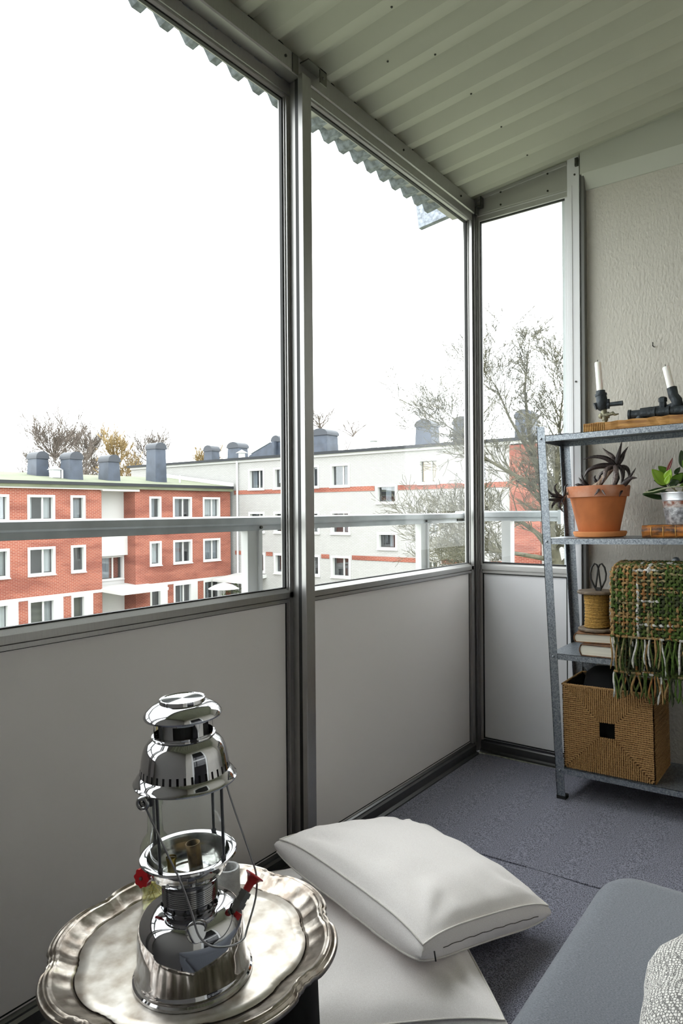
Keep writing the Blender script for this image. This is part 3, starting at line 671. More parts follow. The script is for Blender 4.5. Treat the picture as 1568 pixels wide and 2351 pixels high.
far_tree('bare_tree', 'bare grey tree behind the gap between the second and third red-block chimneys', -61.4, 37.8, 7.9, 3.6, 2, BARK2, far=1.25)
far_tree('birch_tree', 'thin ochre birch right behind the third chimney of the red block', -58.7, 39.8, 7.6, 3.4, 3, BARK3, far=.86)
far_tree('bare_tree', 'bare grey tree directly left of the tallest chimney', -56.4, 41.6, 7.7, 3.2, 4, BARK2, far=1.12)
far_tree('bare_tree', 'low bare tree beyond the white roof between two chimneys', -51.4, 45.3, 7.0, 2.2, 5, BARK3)
far_tree('bare_tree', 'tall thin bare tree above the chimney right of the window post', -41.9, 52.4, 11.6, 2.6, 6, BARK2, 26, 2)
far_tree('bare_tree', 'thin bare tree standing free right of the wide white-block chimney', -40.0, 53.8, 10.6, 2.4, 8, BARK2, 24, 2, far=1.2)
far_tree('bare_tree', 'faint bare tree just left of the window post', -45.3, 49.8, 8.4, 2.2, 9, BARK2, 16, 2)

# ================================================================== SHELF UNIT AND WHAT STANDS ON IT
SX, SY = .466, -.314            # front left foot
SW, SD = .82, .272              # width, depth
LEAN, SLOPE = -.05, .02         # the unbraced unit leans outwards, its shelves follow the floor
def SH(u, v, h): return (SX+u+LEAN*h, SY+v, fz(SX)+h+SLOPE*u)
shelf = thing('shelving_unit', 'leaning galvanised steel shelving unit with four shelves by the stucco wall', 'shelf', (SX, SY, fz(SX)))
SB = (SX, SY, fz(SX))
def srel(o): return setrel(o, SB)
def sbox(b, u0, u1, v0, v1, h0, h1):
    b.hexa([SH(u0,v0,h0), SH(u1,v0,h0), SH(u1,v1,h0), SH(u0,v1,h0), SH(u0,v0,h1), SH(u1,v0,h1), SH(u1,v1,h1), SH(u0,v1,h1)])
LEGH = 1.352
for (u, v, su, sv) in ((0, 0, 1, 1), (SW, 0, -1, 1), (0, SD, 1, -1), (SW, SD, -1, -1)):
    b = MB(); sbox(b, min(u, u+su*.03), max(u, u+su*.03), min(v, v+sv*.002), max(v, v+sv*.002), .004, LEGH); sbox(b, min(u, u+su*.002), max(u, u+su*.002), min(v, v+sv*.03), max(v, v+sv*.03), .004, LEGH)
    leg = srel(b.build('leg', GALV, shelf))
    f = MB(); sbox(f, min(u-.001*su, u+su*.032), max(u-.001*su, u+su*.032), min(v-.001*sv, v+sv*.032), max(v-.001*sv, v+sv*.032), -.001, .012); f.build('foot', GASKET, leg)
SHZ = [.113, .524, .942, 1.318]
for i, h in enumerate(SHZ):
    b = MB(); lip = .021
    sbox(b, .003, SW-.003, .0025, SD-.0025, h-.0015, h)
    sbox(b, .003, SW-.003, .0025, .004, h-lip, h); sbox(b, .003, SW-.003, SD-.004, SD-.0025, h-lip, h)
    sbox(b, .003, .0045, .004, SD-.004, h-lip, h); sbox(b, SW-.0045, SW-.003, .004, SD-.004, h-lip, h)
    sbox(b, .003, SW-.003, .004, .014, h-lip, h-lip+.0015); sbox(b, .003, SW-.003, SD-.014, SD-.004, h-lip, h-lip+.0015)
    srel(b.build('shelf_board', GALV, shelf))
    for u in (.015, SW-.015):
        q = MB(); p = Vector(SH(u, 0, h-.011)); q.tube([p+Vector((0, .001, 0)), p+Vector((0, -.003, 0)), p+Vector((0, -.0045, 0))], [.0045, .0042, .0022], 8); srel(q.build('bolt', GALV, shelf, 40))
b = MB(); a0 = Vector(SH(.04, SD+.003, .42)); a1 = Vector(SH(.78, SD+.003, 1.20)); dd = (a1-a0).normalized(); pp = Vector((-dd.z, 0, dd.x))*.019
b.hexa([a0-pp, a0+pp, a0+pp+Vector((0, .002, 0)), a0-pp+Vector((0, .002, 0)), a1-pp, a1+pp, a1+pp+Vector((0, .002, 0)), a1-pp+Vector((0, .002, 0))])
brace = srel(b.build('diagonal_brace', GALV, shelf))
q = MB(); q.tube([(.816, -.038, .868), (.816, -.046, .868), (.816, -.050, .868)], [.013, .013, .007], 12); q.build('bolt', GALV, brace, 40)
def SZ(i, x): return fz(SX)+SHZ[i]+SLOPE*(x-SX-LEAN*SHZ[i])    # surface of shelf i at world x
TILT = (0, -SLOPE, 0)

# ---- top shelf: timber beam, two candleholders made of pipe fittings
def woodmat(name, c1, c2, st=(3, 60, 60)):
    return mat(name, c1, .65, var=0, col2=c2, vscale=2.2, stretch=st, detail=6, bump=.3, bscale=6)
TIMBER = woodmat('rough_timber', (.52, .27, .07), (.24, .10, .02), (5, 40, 40))
x0 = .545; bz = SZ(3, x0)
tb_ = thing('timber_beam', 'rough sawn timber plank lying on the top shelf', 'plank', (x0, -.17, bz), TILT)
m = MB(); n = 26; vs = []; rn = random.Random(4)
for i in range(n+1):
    x = .62*i/n
    for (y, z) in ((-.055, 0), (.055, 0), (.055, .040), (-.055, .040)):
        j = (rn.uniform(-.0025, .0025) if z > 0 or y < 0 else 0)
        vs.append((x, y+j*(1 if y < 0 else 0), z+(j if z > 0 else 0)))
fs = [(0, 1, 2, 3), tuple(4*n+k for k in (3, 2, 1, 0))]
for i in range(n):
    for k in range(4): fs.append((4*i+k, 4*i+4+k, 4*i+4+(k+1) % 4, 4*i+(k+1) % 4))
m.add(vs, fs); m.build('plank_body', TIMBER, tb_)
eg = MB()
for i in range(12): eg.box((-.0015+.007*i*.9, -.0585, .002), (.001+.007*i*.9, -.0555, .038))
eg.build('saw_ridges', woodmat('timber_ridges', (.60, .36, .12), (.36, .18, .05)), tb_)
PIPE = mat('blackened_pipe', (.035, .042, .048), .55, .55, var=.3, vscale=40, bump=.3, bscale=90)
BRASS = mat('aged_brass', (.20, .19, .13), .5, .7, var=.35, vscale=50, bump=.3, bscale=120)
WAX = mat('white_wax', (.88, .86, .82), .45); WAX.node_tree.nodes['Principled BSDF'].inputs['Subsurface Weight'].default_value = .15
bt = bz+.040
def candle(px, py, pz, dx, L, r, label):
    c = thing('candle', label, 'candle', (px, py, pz)); d = Vector((dx, 0, 1)).normalized()
    b = MB(); b.tube([d*0, d*(L*.5), d*(L-.004), d*L, d*(L-.003)], [r, r*.97, r*.96, r*.8, .001], 16); b.build('wax', WAX, c, 50)
    b = MB(); b.tube([d*(L-.004), d*(L+.007), d*(L+.009)+Vector((.002, 0, 0))], [.0013, .0012, .0008], 5); b.build('wick', GASKET, c)
h1 = thing('pipe_candleholder', 'upright candleholder of black pipe and brass tap on the plank', 'candleholder', (.604, -.17, bt+.0002))
b = MB(); b.tube([(0, 0, 0), (0, 0, .012)], .0085, 10); b.tube([(0, 0, .012), (-.001, 0, .03)], [.011, .012], 10); b.tube([(-.022, 0, .031), (-.014, 0, .031), (-.014, 0, .031), (.014, 0, .032)], [.008, .011, .012, .012], 10)
b.tube([(-.003, 0, .03), (-.004, 0, .055)], [.012, .010], 10); b.tube([(.012, -.004, .032), (.03, -.008, .036), (.038, -.008, .030), (.05, -.008, .032)], [.006, .007, .004, .002], 8)
b.build('brass_tap', BRASS, h1, 50)
b = MB(); b.tube([(-.004, 0, .052), (-.006, 0, .060), (-.012, 0, .066), (-.011, 0, .085), (-.014, 0, .105), (-.014, 0, .1051), (-.015, 0, .112), (-.015, 0, .1121), (-.016, 0, .124)], [.013, .018, .022, .020, .019, .0215, .0215, .017, .0165], 16)
b.tube([(-.025, -.006, .070), (-.034, -.010, .066)], [.012, .014], 12)
b.tube([(.006, 0, .070), (.016, 0, .070), (.016, 0, .070), (.05, 0, .071), (.062, 0, .071)], [.009, .011, .0075, .0085, .009], 10); b.tube([(.010, 0, .055), (.010, 0, .090)], .007, 8)
b.build('pipe_body', PIPE, h1, 50)
candle(.604-.0165, -.17, bt+.118, -.075, .113, .0118, 'white candle in the upright tap candleholder')
h2 = thing('pipe_candleholder', 'long candleholder of black horizontal pipes at the frame edge', 'candleholder', (.70, -.17, bt+.0002))
b = MB(); cx = 0
P0, P1 = Vector((-.005, -.02, .022)), Vector((.30, -.02, .026))
b.tube([P0, P0.lerp(P1, .3), P1], .016, 14)
for t, w_ in ((0, .012), (.27, .010), (.42, .010), (.66, .010), (.73, .012), (.80, .010)):
    q = P0.lerp(P1, t); b.tube([q-Vector((.004, 0, 0)), q+Vector((.004, 0, 0))], .0195, 14)
b.tube([(.028, -.02, .022), (.028, -.02, 0)], [.014, .016], 12); b.tube([(.115, -.02, .022), (.115, -.02, 0)], .008, 10)
b.build('lower_pipe', PIPE, h2, 50)
b = MB(); b.tube([(.02, .03, .038), (.058, .03, .040), (.0581, .03, .040), (.10, .03, .043), (.20, .025, .048)], [.0125, .0125, .0118, .0118, .0118], 12); b.tube([(.096, .024, .044), (.096, .020, .064), (.096, .02, .064), (.096, .018, .078), (.096, .018, .082)], [.013, .012, .0145, .0145, .008], 6)
b.build('upper_pipe', PIPE, h2, 50)
b = MB(); b.tube([(.120, .022, .046), (.136, .012, .040), (.146, 0, .046), (.145, 0, .062), (.134, 0, .08), (.129, 0, .108), (.1285, 0, .110)], [.012, .017, .019, .018, .0165, .0165, .012], 14); b.build('elbow', PIPE, h2, 60)
candle(.70+.128, -.17, bt+.103, -.22, .082, .0125, 'shorter leaning candle in the pipe elbow')

# ---- second shelf: terracotta pot with succulent, leather book, zinc pot with green plant
TERRA = mat('terracotta', (.50, .155, .045), .8, var=.18, vscale=9, bump=.15, bscale=40)
TERRAP = mat('terracotta_chalky', (.52, .26, .17), .85, col2=(.44, .14, .05), vscale=14, bump=.15)
pxc, pyc = .583, -.182; z2 = SZ(2, pxc)
sau = tag(MB().lathe([(.070, 0), (.088, .003), (.0935, .016), (.092, .0215), (.086, .0215), (.083, .012), (0, .010)], 40, capb=True).build('saucer', mat('terracotta_saucer', (.56, .21, .065), .8, var=.12, vscale=12), None, 40), 'round terracotta saucer under the clay pot', 'saucer'); sau.location = (pxc+.003, pyc, z2+.0005); sau.rotation_euler = TILT
pot = thing('clay_pot', 'weathered terracotta pot holding the dark spiky succulent', 'pot', (pxc, pyc, z2+.0115), TILT)
MB().lathe([(0, 0), (.066, 0), (.070, .004), (.0985, .136), (.094, .138), (.090, .120), (0, .118)], 44).build('pot_body', TERRA, pot, 40)
MB().lathe([(.0985, .1355), (.1065, .136), (.1115, .172), (.109, .176), (.099, .176), (.095, .139)], 44).build('rim', TERRAP, pot, 40)
MB().lathe([(.0975, .160), (.05, .166), (0, .168)], 30).build('soil', mat('soil', (.06, .04, .03), .95, bump=1, bscale=60), pot)
def leafmat(name, c1, c2, sc=60): return mat(name, c1, .45, col2=c2, vscale=sc, bump=.2, bscale=150)
SUC = leafmat('dark_succulent', (.060, .042, .040), (.022, .015, .015), 220)
SUCP = leafmat('pale_dry_leaf', (.22, .17, .15), (.07, .05, .05), 200)
STEMP = mat('scarred_stem', (.62, .48, .36), .8, col2=(.16, .09, .06), vscale=45, stretch=(2.2, .6, .6))
PB = Vector((pxc, pyc, z2+.0115))
suc = thing('succulent', 'dark purple-brown spiky succulent sprawling in the terracotta pot', 'plant', (pxc, pyc, z2+.0115+.17))
SBs = (pxc, pyc, z2+.0115+.17)
def gx(px): return .535+(px-1340)*.001465
def gz(py): return 1.354-(py-985)*.00161
def spike(b, pts, w, n=6):
    # smooth spiky leaf through control points, tapered, a little flat
    P = [Vector(p) for p in pts]; out = []; K = 4*(len(P)-1)
    for i in range(K+1):
        t = i/K*(len(P)-1); j = min(int(t), len(P)-2); f = t-j
        p0 = P[max(j-1, 0)]; p1 = P[j]; p2 = P[j+1]; p3 = P[min(j+2, len(P)-1)]
        out.append(.5*((2*p1)+(p2-p0)*f+(2*p0-5*p1+4*p2-p3)*f*f+(3*p1-p0-3*p2+p3)*f**3))
    rs = [w*(.75+.5*sin(pi*min(1, i/K*1.5)) if i/K < .34 else 1.25)*(1-(i/K)**1.6)+.0004 for i in range(K+1)]
    b.tube(out, rs, n)
    # marginal teeth
    for i in range(2, K-1, 1):
        d = (out[i+1]-out[i-1]).normalized(); s = Vector((-d.z, 0, d.x))
        for sg in (-1, 1):
            q = out[i]+s*rs[i]*sg*.8; b.add([q-d*.0012, q+d*.0012, q+s*sg*.0028+d*.0015], [(0, 1, 2)])
L3 = lambda *q: [(gx(a), y, gz(c)) for (a, c, y) in q]
leaves = [
 (((1412, 1070, -.18), (1395, 1055, -.20), (1368, 1050, -.21), (1342, 1056, -.22)), .0085, 0), (((1412, 1068, -.17), (1404, 1050, -.17), (1392, 1040, -.17), (1380, 1029, -.17)), .007, 1),
 (((1414, 1068, -.18), (1420, 1050, -.18), (1424, 1035, -.18), (1429, 1017, -.18)), .0075, 0), (((1416, 1070, -.17), (1426, 1055, -.17), (1430, 1042, -.16), (1440, 1029, -.16)), .008, 0),
 (((1410, 1072, -.19), (1385, 1072, -.22), (1360, 1080, -.235), (1348, 1098, -.24)), .0095, 0), (((1412, 1074, -.2), (1402, 1082, -.24), (1400, 1098, -.25), (1393, 1112, -.25)), .008, 1),
 (((1416, 1074, -.2), (1425, 1085, -.24), (1424, 1105, -.25), (1416, 1125, -.26), (1402, 1130, -.26)), .0095, 1), (((1420, 1072, -.18), (1432, 1080, -.20), (1434, 1098, -.20), (1428, 1120, -.2)), .0085, 0),
 (((1418, 1075, -.16), (1430, 1075, -.14), (1438, 1088, -.14), (1437, 1110, -.14)), .008, 0), (((1408, 1076, -.17), (1390, 1082, -.16), (1374, 1088, -.16), (1368, 1104, -.16)), .007, 0),
 (((1412, 1066, -.16), (1413, 1055, -.15), (1415, 1047, -.15)), .006, 0), (((1432, 1120, -.19), (1440, 1108, -.20), (1452, 1098, -.21), (1466, 1079, -.21)), .008, 0),
 (((1430, 1122, -.2), (1445, 1110, -.22), (1458, 1102, -.23), (1472, 1102, -.23)), .0095, 0), (((1430, 1120, -.17), (1438, 1105, -.16), (1448, 1095, -.16)), .008, 0),
 (((1432, 1124, -.18), (1436, 1130, -.23), (1437, 1143, -.27)), .0045, 0), (((1385, 1118, -.22), (1392, 1122, -.27), (1391, 1132, -.295), (1384, 1139, -.295)), .006, 1), (((1388, 1118, -.22), (1400, 1128, -.28), (1412, 1140, -.30)), .004, 1),
 (((1338, 1118, -.16), (1326, 1106, -.16), (1316, 1094, -.15)), .006, 0), (((1340, 1118, -.16), (1332, 1102, -.17), (1327, 1086, -.17)), .0065, 0), (((1338, 1120, -.17), (1322, 1112, -.18), (1312, 1112, -.18)), .006, 0), (((1340, 1118, -.15), (1335, 1108, -.15), (1330, 1098, -.14)), .006, 0),
 (((1362, 1108, -.15), (1356, 1098, -.15), (1357, 1090, -.14)), .005, 0), (((1364, 1108, -.15), (1368, 1098, -.15), (1372, 1090, -.15)), .005, 0),
 (((1299, 1143, -.255), (1288, 1138, -.28), (1276, 1132, -.29), (1268, 1121, -.29)), .0055, 0), (((1299, 1142, -.255), (1290, 1132, -.28), (1284, 1118, -.28), (1290, 1108, -.27)), .005, 0), (((1298, 1145, -.26), (1284, 1147, -.29), (1270, 1146, -.30), (1257, 1143, -.30)), .005, 0),
 (((1298, 1146, -.26), (1288, 1152, -.29), (1281, 1160, -.29), (1279, 1168, -.29)), .005, 0), (((1300, 1146, -.26), (1298, 1158, -.29), (1302, 1168, -.29), (1309, 1176, -.29)), .0055, 0), (((1301, 1143, -.25), (1304, 1152, -.285), (1310, 1160, -.29)), .005, 0),
 (((1300, 1140, -.25), (1304, 1128, -.25), (1302, 1116, -.24), (1308, 1111, -.23)), .0045, 0), (((1298, 1142, -.25), (1282, 1140, -.27), (1270, 1138, -.28)), .0045, 0)]
for ctrl, w, mi in leaves:
    b = MB(); spike(b, L3(*ctrl), w); setrel(b.build('leaf', SUCP if mi else SUC, suc, 60), SBs)
b = MB(); b.tube(L3((1300, 1140, -.25), (1312, 1128, -.235), (1335, 1123, -.23), (1362, 1122, -.22), (1380, 1112, -.21), (1390, 1098, -.20), (1398, 1088, -.195), (1412, 1074, -.185)), [.004, .006, .0085, .010, .011, .0105, .009, .007], 8); setrel(b.build('stem', STEMP, suc, 60), SBs)
b = MB(); b.tube(L3((1398, 1120, -.19), (1415, 1120, -.19), (1432, 1121, -.185)), .007, 8); b.tube(L3((1345, 1125, -.19), (1340, 1119, -.17)), .006, 6); b.tube(L3((1366, 1125, -.17), (1364, 1108, -.15)), .005, 6); b.tube(L3((1405, 1125, -.18), (1418, 1100, -.18), (1413, 1070, -.18)), .008, 8); setrel(b.build('stem', SUC, suc, 60), SBs)

LEATHER = mat('marbled_leather', (.44, .15, .02), .4, col2=(.035, .015, .008), vscale=26, stretch=(1, 1, 2.2), bump=.15, bscale=120)
GILT = mat('gilt_line', (.55, .30, .08), .35, .5)
PAGE = mat('page_edges', (.70, .66, .56), .85, var=.10, vscale=4, stretch=(1, 1, 160))
def book(label, x, y, z, L, D, T, rz, cover, spine_front=False, ribs=0, tilt=-SLOPE):
    """lying book: spine along local -y face if spine_front, else pages show on -y and +x"""
    t = thing('book', label, 'book', (x, y, z), (0, tilt, rz)); c = .003
    b = MB(); n = 8
    prof = [(D, 0), (D, c)]
    if spine_front:
        pts = [(.008, T), (.003, T-.004), (0, T*.72), (-.002, T*.5), (0, T*.28), (.003, .004), (.008, 0)]
        poly = [(D, T), (D, T-c), (.012, T-c), (.006, T*.72), (.004, T*.5), (.006, T*.28), (.012, c), (D, c), (D, 0)] + pts[::-1]
        m_ = MB(); vs = []; k = len(poly)
        for xx in (0, L):
            for p in poly: vs.append((xx, p[0], p[1]))
        m_.add(vs, [tuple(range(k)), tuple(range(k, 2*k))[::-1]] + [(i, k+i, k+(i+1) % k, (i+1) % k) for i in range(k)])
        m_.build('cover', cover, t)
        g = MB(); g.box((.004, .0125, c), (L-.004, D-.006, T-c)); g.build('page_block', PAGE, t)
        for r_ in range(ribs):
            xx = L*(.12+.76*r_/max(1, ribs-1)); g = MB(); g.tube([(xx, .006, T-.002), (xx, .0, T*.8), (xx, -.0025, T*.5), (xx, .0, T*.2), (xx, .006, .002)], .0012, 5); g.build('raised_band', GILT, t)
    else:
        b.box((0, 0, 0), (L, D, c)); b.box((0, 0, T-c), (L, D, T)); arc = [(-.007*sin(pi*k/8), T*k/8) for k in range(9)]
        b.prism(arc+[(-.007*sin(pi*k/8)+c, T*k/8) for k in range(8, -1, -1)], 'y', 0, D)
        b.build('cover', cover, t, 50, bevel=.0006)
        g = MB(); g.prism([(-.007*sin(pi*k/8)+c*.9, c+(T-2*c)*k/8) for k in range(9)]+[(L-.005, T-c), (L-.005, c)], 'y', .004, D-.005); g.build('page_block', PAGE, t)
    return t
book('marbled brown leather book lying under the zinc pot', .752, -.275, SZ(2, .752)+.0005, .25, .17, .042, 0, LEATHER, True, 6)
zc = (.872, -.195); zz = SZ(2, .872)+.0435
RUST = mat('zinc_and_rust', (.50, .50, .52), .45, .6, col2=(.16, .16, .17), vscale=70, bump=.2)
zp = thing('zinc_pot', 'weathered zinc pot with a rusty band holding the green plant', 'pot', (zc[0], zc[1], zz), TILT)
MB().lathe([(0, 0), (.056, 0), (.058, .004), (.066, .058)], 36).build('pot_body', RUST, zp, 40)
MB().lathe([(.066, .058), (.067, .062), (.0665, .066), (.068, .078), (.0675, .080)], 36).build('rusty_band', mat('rust_band', (.42, .40, .38), .6, .3, col2=(.16, .045, .02), vscale=55, bump=.3), zp, 40)
MB().lathe([(.0675, .080), (.0695, .083), (.069, .087), (.0725, .106), (.0745, .107), (.0745, .110), (.0715, .110), (.068, .088), (0, .086)], 36).build('pot_collar', mat('bare_zinc', (.58, .59, .62), .38, .7, var=.12, vscale=40), zp, 40)
plant = thing('green_plant', 'small plant with rounded glossy green leaves in the zinc pot', 'plant', (zc[0], zc[1], zz+.087))
PBs = (zc[0], zc[1], zz+.087)
LG1 = mat('leaf_bright', (.20, .34, .02), .35, var=.12, vscale=20); LG2 = mat('leaf_mid', (.085, .17, .015), .35, var=.15, vscale=20); LG3 = mat('leaf_dark', (.02, .042, .010), .35); LR = mat('leaf_red', (.16, .02, .012), .4)
def leaf(base, tip, width, mtl, nrm=(0, -1, .35), cup=.25, round_=1.0):
    a = Vector(base); t = Vector(tip); ax = t-a; Lg = ax.length; ax.normalize(); nv = Vector(nrm); sd_ = ax.cross(nv).normalized(); nv = sd_.cross(ax).normalized()
    b = MB(); N = 9; vs = []
    for i in range(N+1):
        f = i/N; w = width*(sin(pi*f**(.75*round_))**.75) if 0 < f < 1 else .0008
        c = a+ax*(Lg*f)+nv*(-.10*Lg*sin(pi*f)*cup)
        for s in (-1, -.5, 0, .5, 1): vs.append(c+sd_*(w*s)+nv*(cup*w*abs(s)**1.5))
    b.add(vs, [(5*i+j, 5*i+j+1, 5*i+6+j, 5*i+5+j) for i in range(N) for j in range(4)])
    o = setrel(b.build('leaf', mtl, plant, 60), PBs); m_ = o.modifiers.new('thick', 'SOLIDIFY'); m_.thickness = .0012
    return o
G = lambda a, c, y=-.2: (gx(a), y, gz(c))
for bq, tq, w, mtl, nr in (
  (G(1532, 1118), G(1503, 1084, -.22), .020, LG1, (.2, -1, .5)), (G(1534, 1108, -.22), G(1547, 1086, -.235), .0145, LG1, (0, -1, .3)), (G(1533, 1117, -.22), G(1543, 1098, -.23), .010, LG1, (0, -1, .2)),
  (G(1534, 1095, -.18), G(1510, 1076, -.17), .014, LG2, (.2, -1, .6)), (G(1530, 1090, -.18), G(1543, 1060, -.18), .006, LR, (0, -1, 0)), (G(1533, 1122, -.2), G(1506, 1107, -.21), .008, LG3, (0, -1, .7)),
  (G(1532, 1126, -.2), G(1483, 1137, -.23), .0135, LG3, (0, -.7, .8)), (G(1528, 1147, -.19), G(1482, 1138, -.22), .011, LG3, (0, -.8, .6)), (G(1552, 1146, -.2), G(1520, 1128, -.24), .008, LG3, (0, -1, .4)),
  (G(1540, 1118, -.18), G(1562, 1092, -.16), .017, LG2, (0, -1, .3)), (G(1548, 1112, -.17), G(1573, 1102, -.15), .014, LG3, (0, -1, .3)), (G(1536, 1120, -.2), G(1560, 1110, -.2), .014, LG3, (0, -1, .2)), (G(1546, 1095, -.17), G(1556, 1080, -.16), .008, LG3, (0, -1, .2)),
  (G(1575, 1085, -.18), G(1562, 1045, -.19), .020, LG3, (.2, -1, .2)), (G(1585, 1120, -.19), G(1562, 1122, -.22), .013, LG2, (0, -1, .3)), (G(1585, 1090, -.2), G(1568, 1068, -.22), .016, LG2, (0, -1, .3)), (G(1590, 1125, -.2), G(1620, 1090, -.2), .02, LG1, (0, -1, .4)), (G(1580, 1090, -.18), G(1600, 1050, -.18), .018, LG2, (0, -1, .4))):
    leaf(bq, tq, w, mtl, nr)
b = MB(); rt = [G(1560, 1146)]
for pts in ([G(1560, 1148), G(1558, 1135), G(1545, 1126), G(1534, 1118), G(1532, 1095)], [G(1562, 1148), G(1566, 1130), G(1576, 1110), G(1578, 1085)], [G(1564, 1148), G(1575, 1135), G(1588, 1122)], [G(1557, 1147), G(1552, 1134), G(1548, 1125)]): b.tube(pts, [.0022]+[.0018]*(len(pts)-1), 6)
setrel(b.build('stem', mat('plant_stem', (.14, .12, .05), .7), plant, 60), PBs)
b = MB(); b.tube([G(1575, 1124, -.23), G(1555, 1123, -.25), G(1530, 1128, -.265), G(1512, 1133, -.27), G(1493, 1135, -.27)], [.0022, .0024, .0024, .002, .0015], 6); b.tube([G(1505, 1134, -.27), G(1497, 1131, -.272)], .0012, 5); setrel(b.build('bare_runner', mat('runner_pale', (.40, .42, .27), .8), plant, 60), PBs)

# ---- third shelf: two books, twine spool with shears, woven throw
CLOTHB = mat('worn_book_cloth', (.20, .085, .03), .7, col2=(.07, .03, .015), vscale=40)
CLOTHB2 = mat('worn_book_cloth_green', (.30, .13, .045), .7, col2=(.10, .05, .02), vscale=40)
book('thick old book with burnt edges lying on the steel shelf below another', .553, -.306, SZ(1, .553)+.0005, .165, .19, .041, .0, CLOTHB)
book('thinner old book on top of the pair under the twine spool', .527, -.285, SZ(1, .54)+.0425, .15, .19, .033, .12, CLOTHB2)
spx, spy = .582, -.205; spz = SZ(1, spx)+.0770
spool = thing('twine_spool', 'wooden spool wound with mustard twine on the stacked books', 'spool', (spx, spy, spz), TILT)
DISC = woodmat('spool_wood', (.20, .145, .095), (.10, .07, .045), (12, 60, 12))
for z in (0, .135): MB().lathe([(.006, 0), (.064, .001), (.0675, .004), (.0675, .009), (.064, .012), (.006, .012)], 36).build('flange', DISC, spool, 40).location = (0, 0, z)
MB().lathe([(.009, -.0), (.040, .012), (.040, .135), (.009, .147)], 24).build('core', mat('twine_core', (.30, .18, .05), .9), spool)
b = MB(); pts = []; rn = random.Random(3); N = 27
for i in range(N*20+1):
    a = 2*pi*i/20; f = i/(N*20); rr = .0435-.0035*sin(pi*f)+.0012*sin(a*.37)+rn.uniform(-.0004, .0004); pts.append((rr*cos(a), rr*sin(a), .0145+.119*f+.0008*sin(a*1.3)))
b.tube(pts, .0026, 5); b.build('twine', mat('mustard_twine', (.50, .29, .07), .9, var=.3, vscale=200, bump=.6, bscale=400), spool, 70)
scs = thing('garden_shears', 'black iron shears with loop handles stuck in the spool', 'shears', (spx+.006, spy-.008, spz+.1475))
IRON = mat('black_iron', (.035, .033, .030), .5, .5)
for s in (-1, 1):
    b = MB(); pts = [Vector((s*.004, s*.002, 0)), Vector((s*.012, s*.002, .012)), Vector((s*.025, s*.002, .04)), Vector((s*.027, s*.002, .062)), Vector((s*.022, s*.002, .085)), Vector((s*.012, s*.002, .0985)), Vector((s*.004, s*.002, .094)), Vector((s*.001-.002*s, s*.002, .08)), Vector((-s*.006, s*.002, .04)), Vector((-s*.010, s*.002, .012)), Vector((-s*.008, s*.002, 0))]
    b.tube(pts, .0032, 7); b.build('handle', IRON, scs, 60)
b = MB(); b.box((-.008, -.004, -.03), (.008, .004, .012)); b.build('blades', IRON, scs, bevel=.001)

# woven throw: slubby yarns over and under, draped over the shelf edge, with knotted fringe
YC = [mat('yarn_%s' % n_, c, .95, var=.25, vscale=120, bump=.8, bscale=500) for n_, c in (('moss', (.085, .115, .022)), ('green', (.078, .140, .018)), ('dark', (.045, .055, .018)), ('tan', (.40, .24, .09)), ('rust', (.38, .17, .05)), ('white', (.66, .64, .59)), ('straw', (.33, .27, .13)))]
TX0, TX1 = .676, 1.17
thr = thing('woven_throw', 'chunky woven green and tan throw with fringe draped over the shelf', 'throw', (.9, -.25, SZ(1, .9)))
TBs = (.9, -.25, SZ(1, .9))
rn = random.Random(12)
def cross(s, layer=0):   # arc length -> (y, z, ny, nz): up the front, round the top edge, back over the top
    zf = .632; H = .20; R = .035
    if s < H: return (-.352, zf+s, -1, 0)
    s2 = s-H; aL = R*pi/2
    if s2 < aL:
        a = s2/R; return (-.352+R-R*cos(a), zf+H+R*sin(a), -cos(a), sin(a))
    return (-.352+R+(s2-aL), zf+H+R+.006*sin((s2-aL)*18), 0, 1)
STOT = .20+.055+.17
def pick(w): return rn.choices(range(7), w)[0]
def yarn(b, pts, r, weights, sides=5, brk=7):
    i = 0; K = len(pts)
    main = pick(weights)
    while i < K-1:
        L = rn.randint(brk, brk*3); j = min(K-1, i+L); mi = main if rn.random() < .55 else pick(weights)
        rr = [r*(rn.uniform(.75, 1.2)) for _ in range(j-i+1)]
        if mi == 5: rr = [q*1.1 for q in rr]
        b.tube(pts[i:j+1], rr, sides, cap=False, mi=mi); i = j
PT = .0112
b = MB(); nx = int((TX1-TX0)/PT); ns = int(STOT/PT)
WARPW = [5, 4, 3, 5, 2, 2.2, 3]; WEFTW = [5, 5, 3, 4, 3.5, 1.0, 2]
for i in range(nx+1):                                   # warps, along s
    x = TX0+PT*i; pts = []; wob = rn.uniform(-.0015, .0015)
    for k in range(2*ns+1):
        y, z, ny, nz = cross(k*PT/2); a = .0030*sin(pi*(k/2+i))
        pts.append((x+wob+.001*sin(k*.3+i), y+ny*a, z+nz*a+SLOPE*(x-.9)))
    yarn(b, pts, .0047 if i % 5 else .0058, WARPW)
for j in range(ns+1):                                   # wefts, along x, starting round the left side
    y, z, ny, nz = cross(j*PT); pts = []
    if j*PT < .23:
        for q in range(14): yy = -.16-(.185*q/14); pts.append((TX0-.008+.003*sin(pi*q), yy, z+SLOPE*(TX0-.9)))
    for k in range(2*nx+1):
        x = TX0+PT*k/2; a = .0030*sin(pi*(k/2+j+1)); pts.append((x, y+ny*a, z+nz*a+SLOPE*(x-.9)+.0012*sin(x*40+j)))
    yarn(b, pts, .0044, WEFTW)
for i in range(14):                                     # warps on the left side
    yy = -.335+.0125*i; pts = [(TX0-.009+.003*sin(pi*(k/2+i)), yy, .632+k*PT/2+SLOPE*(TX0-.9)) for k in range(40)]; yarn(b, pts, .0046, WARPW)
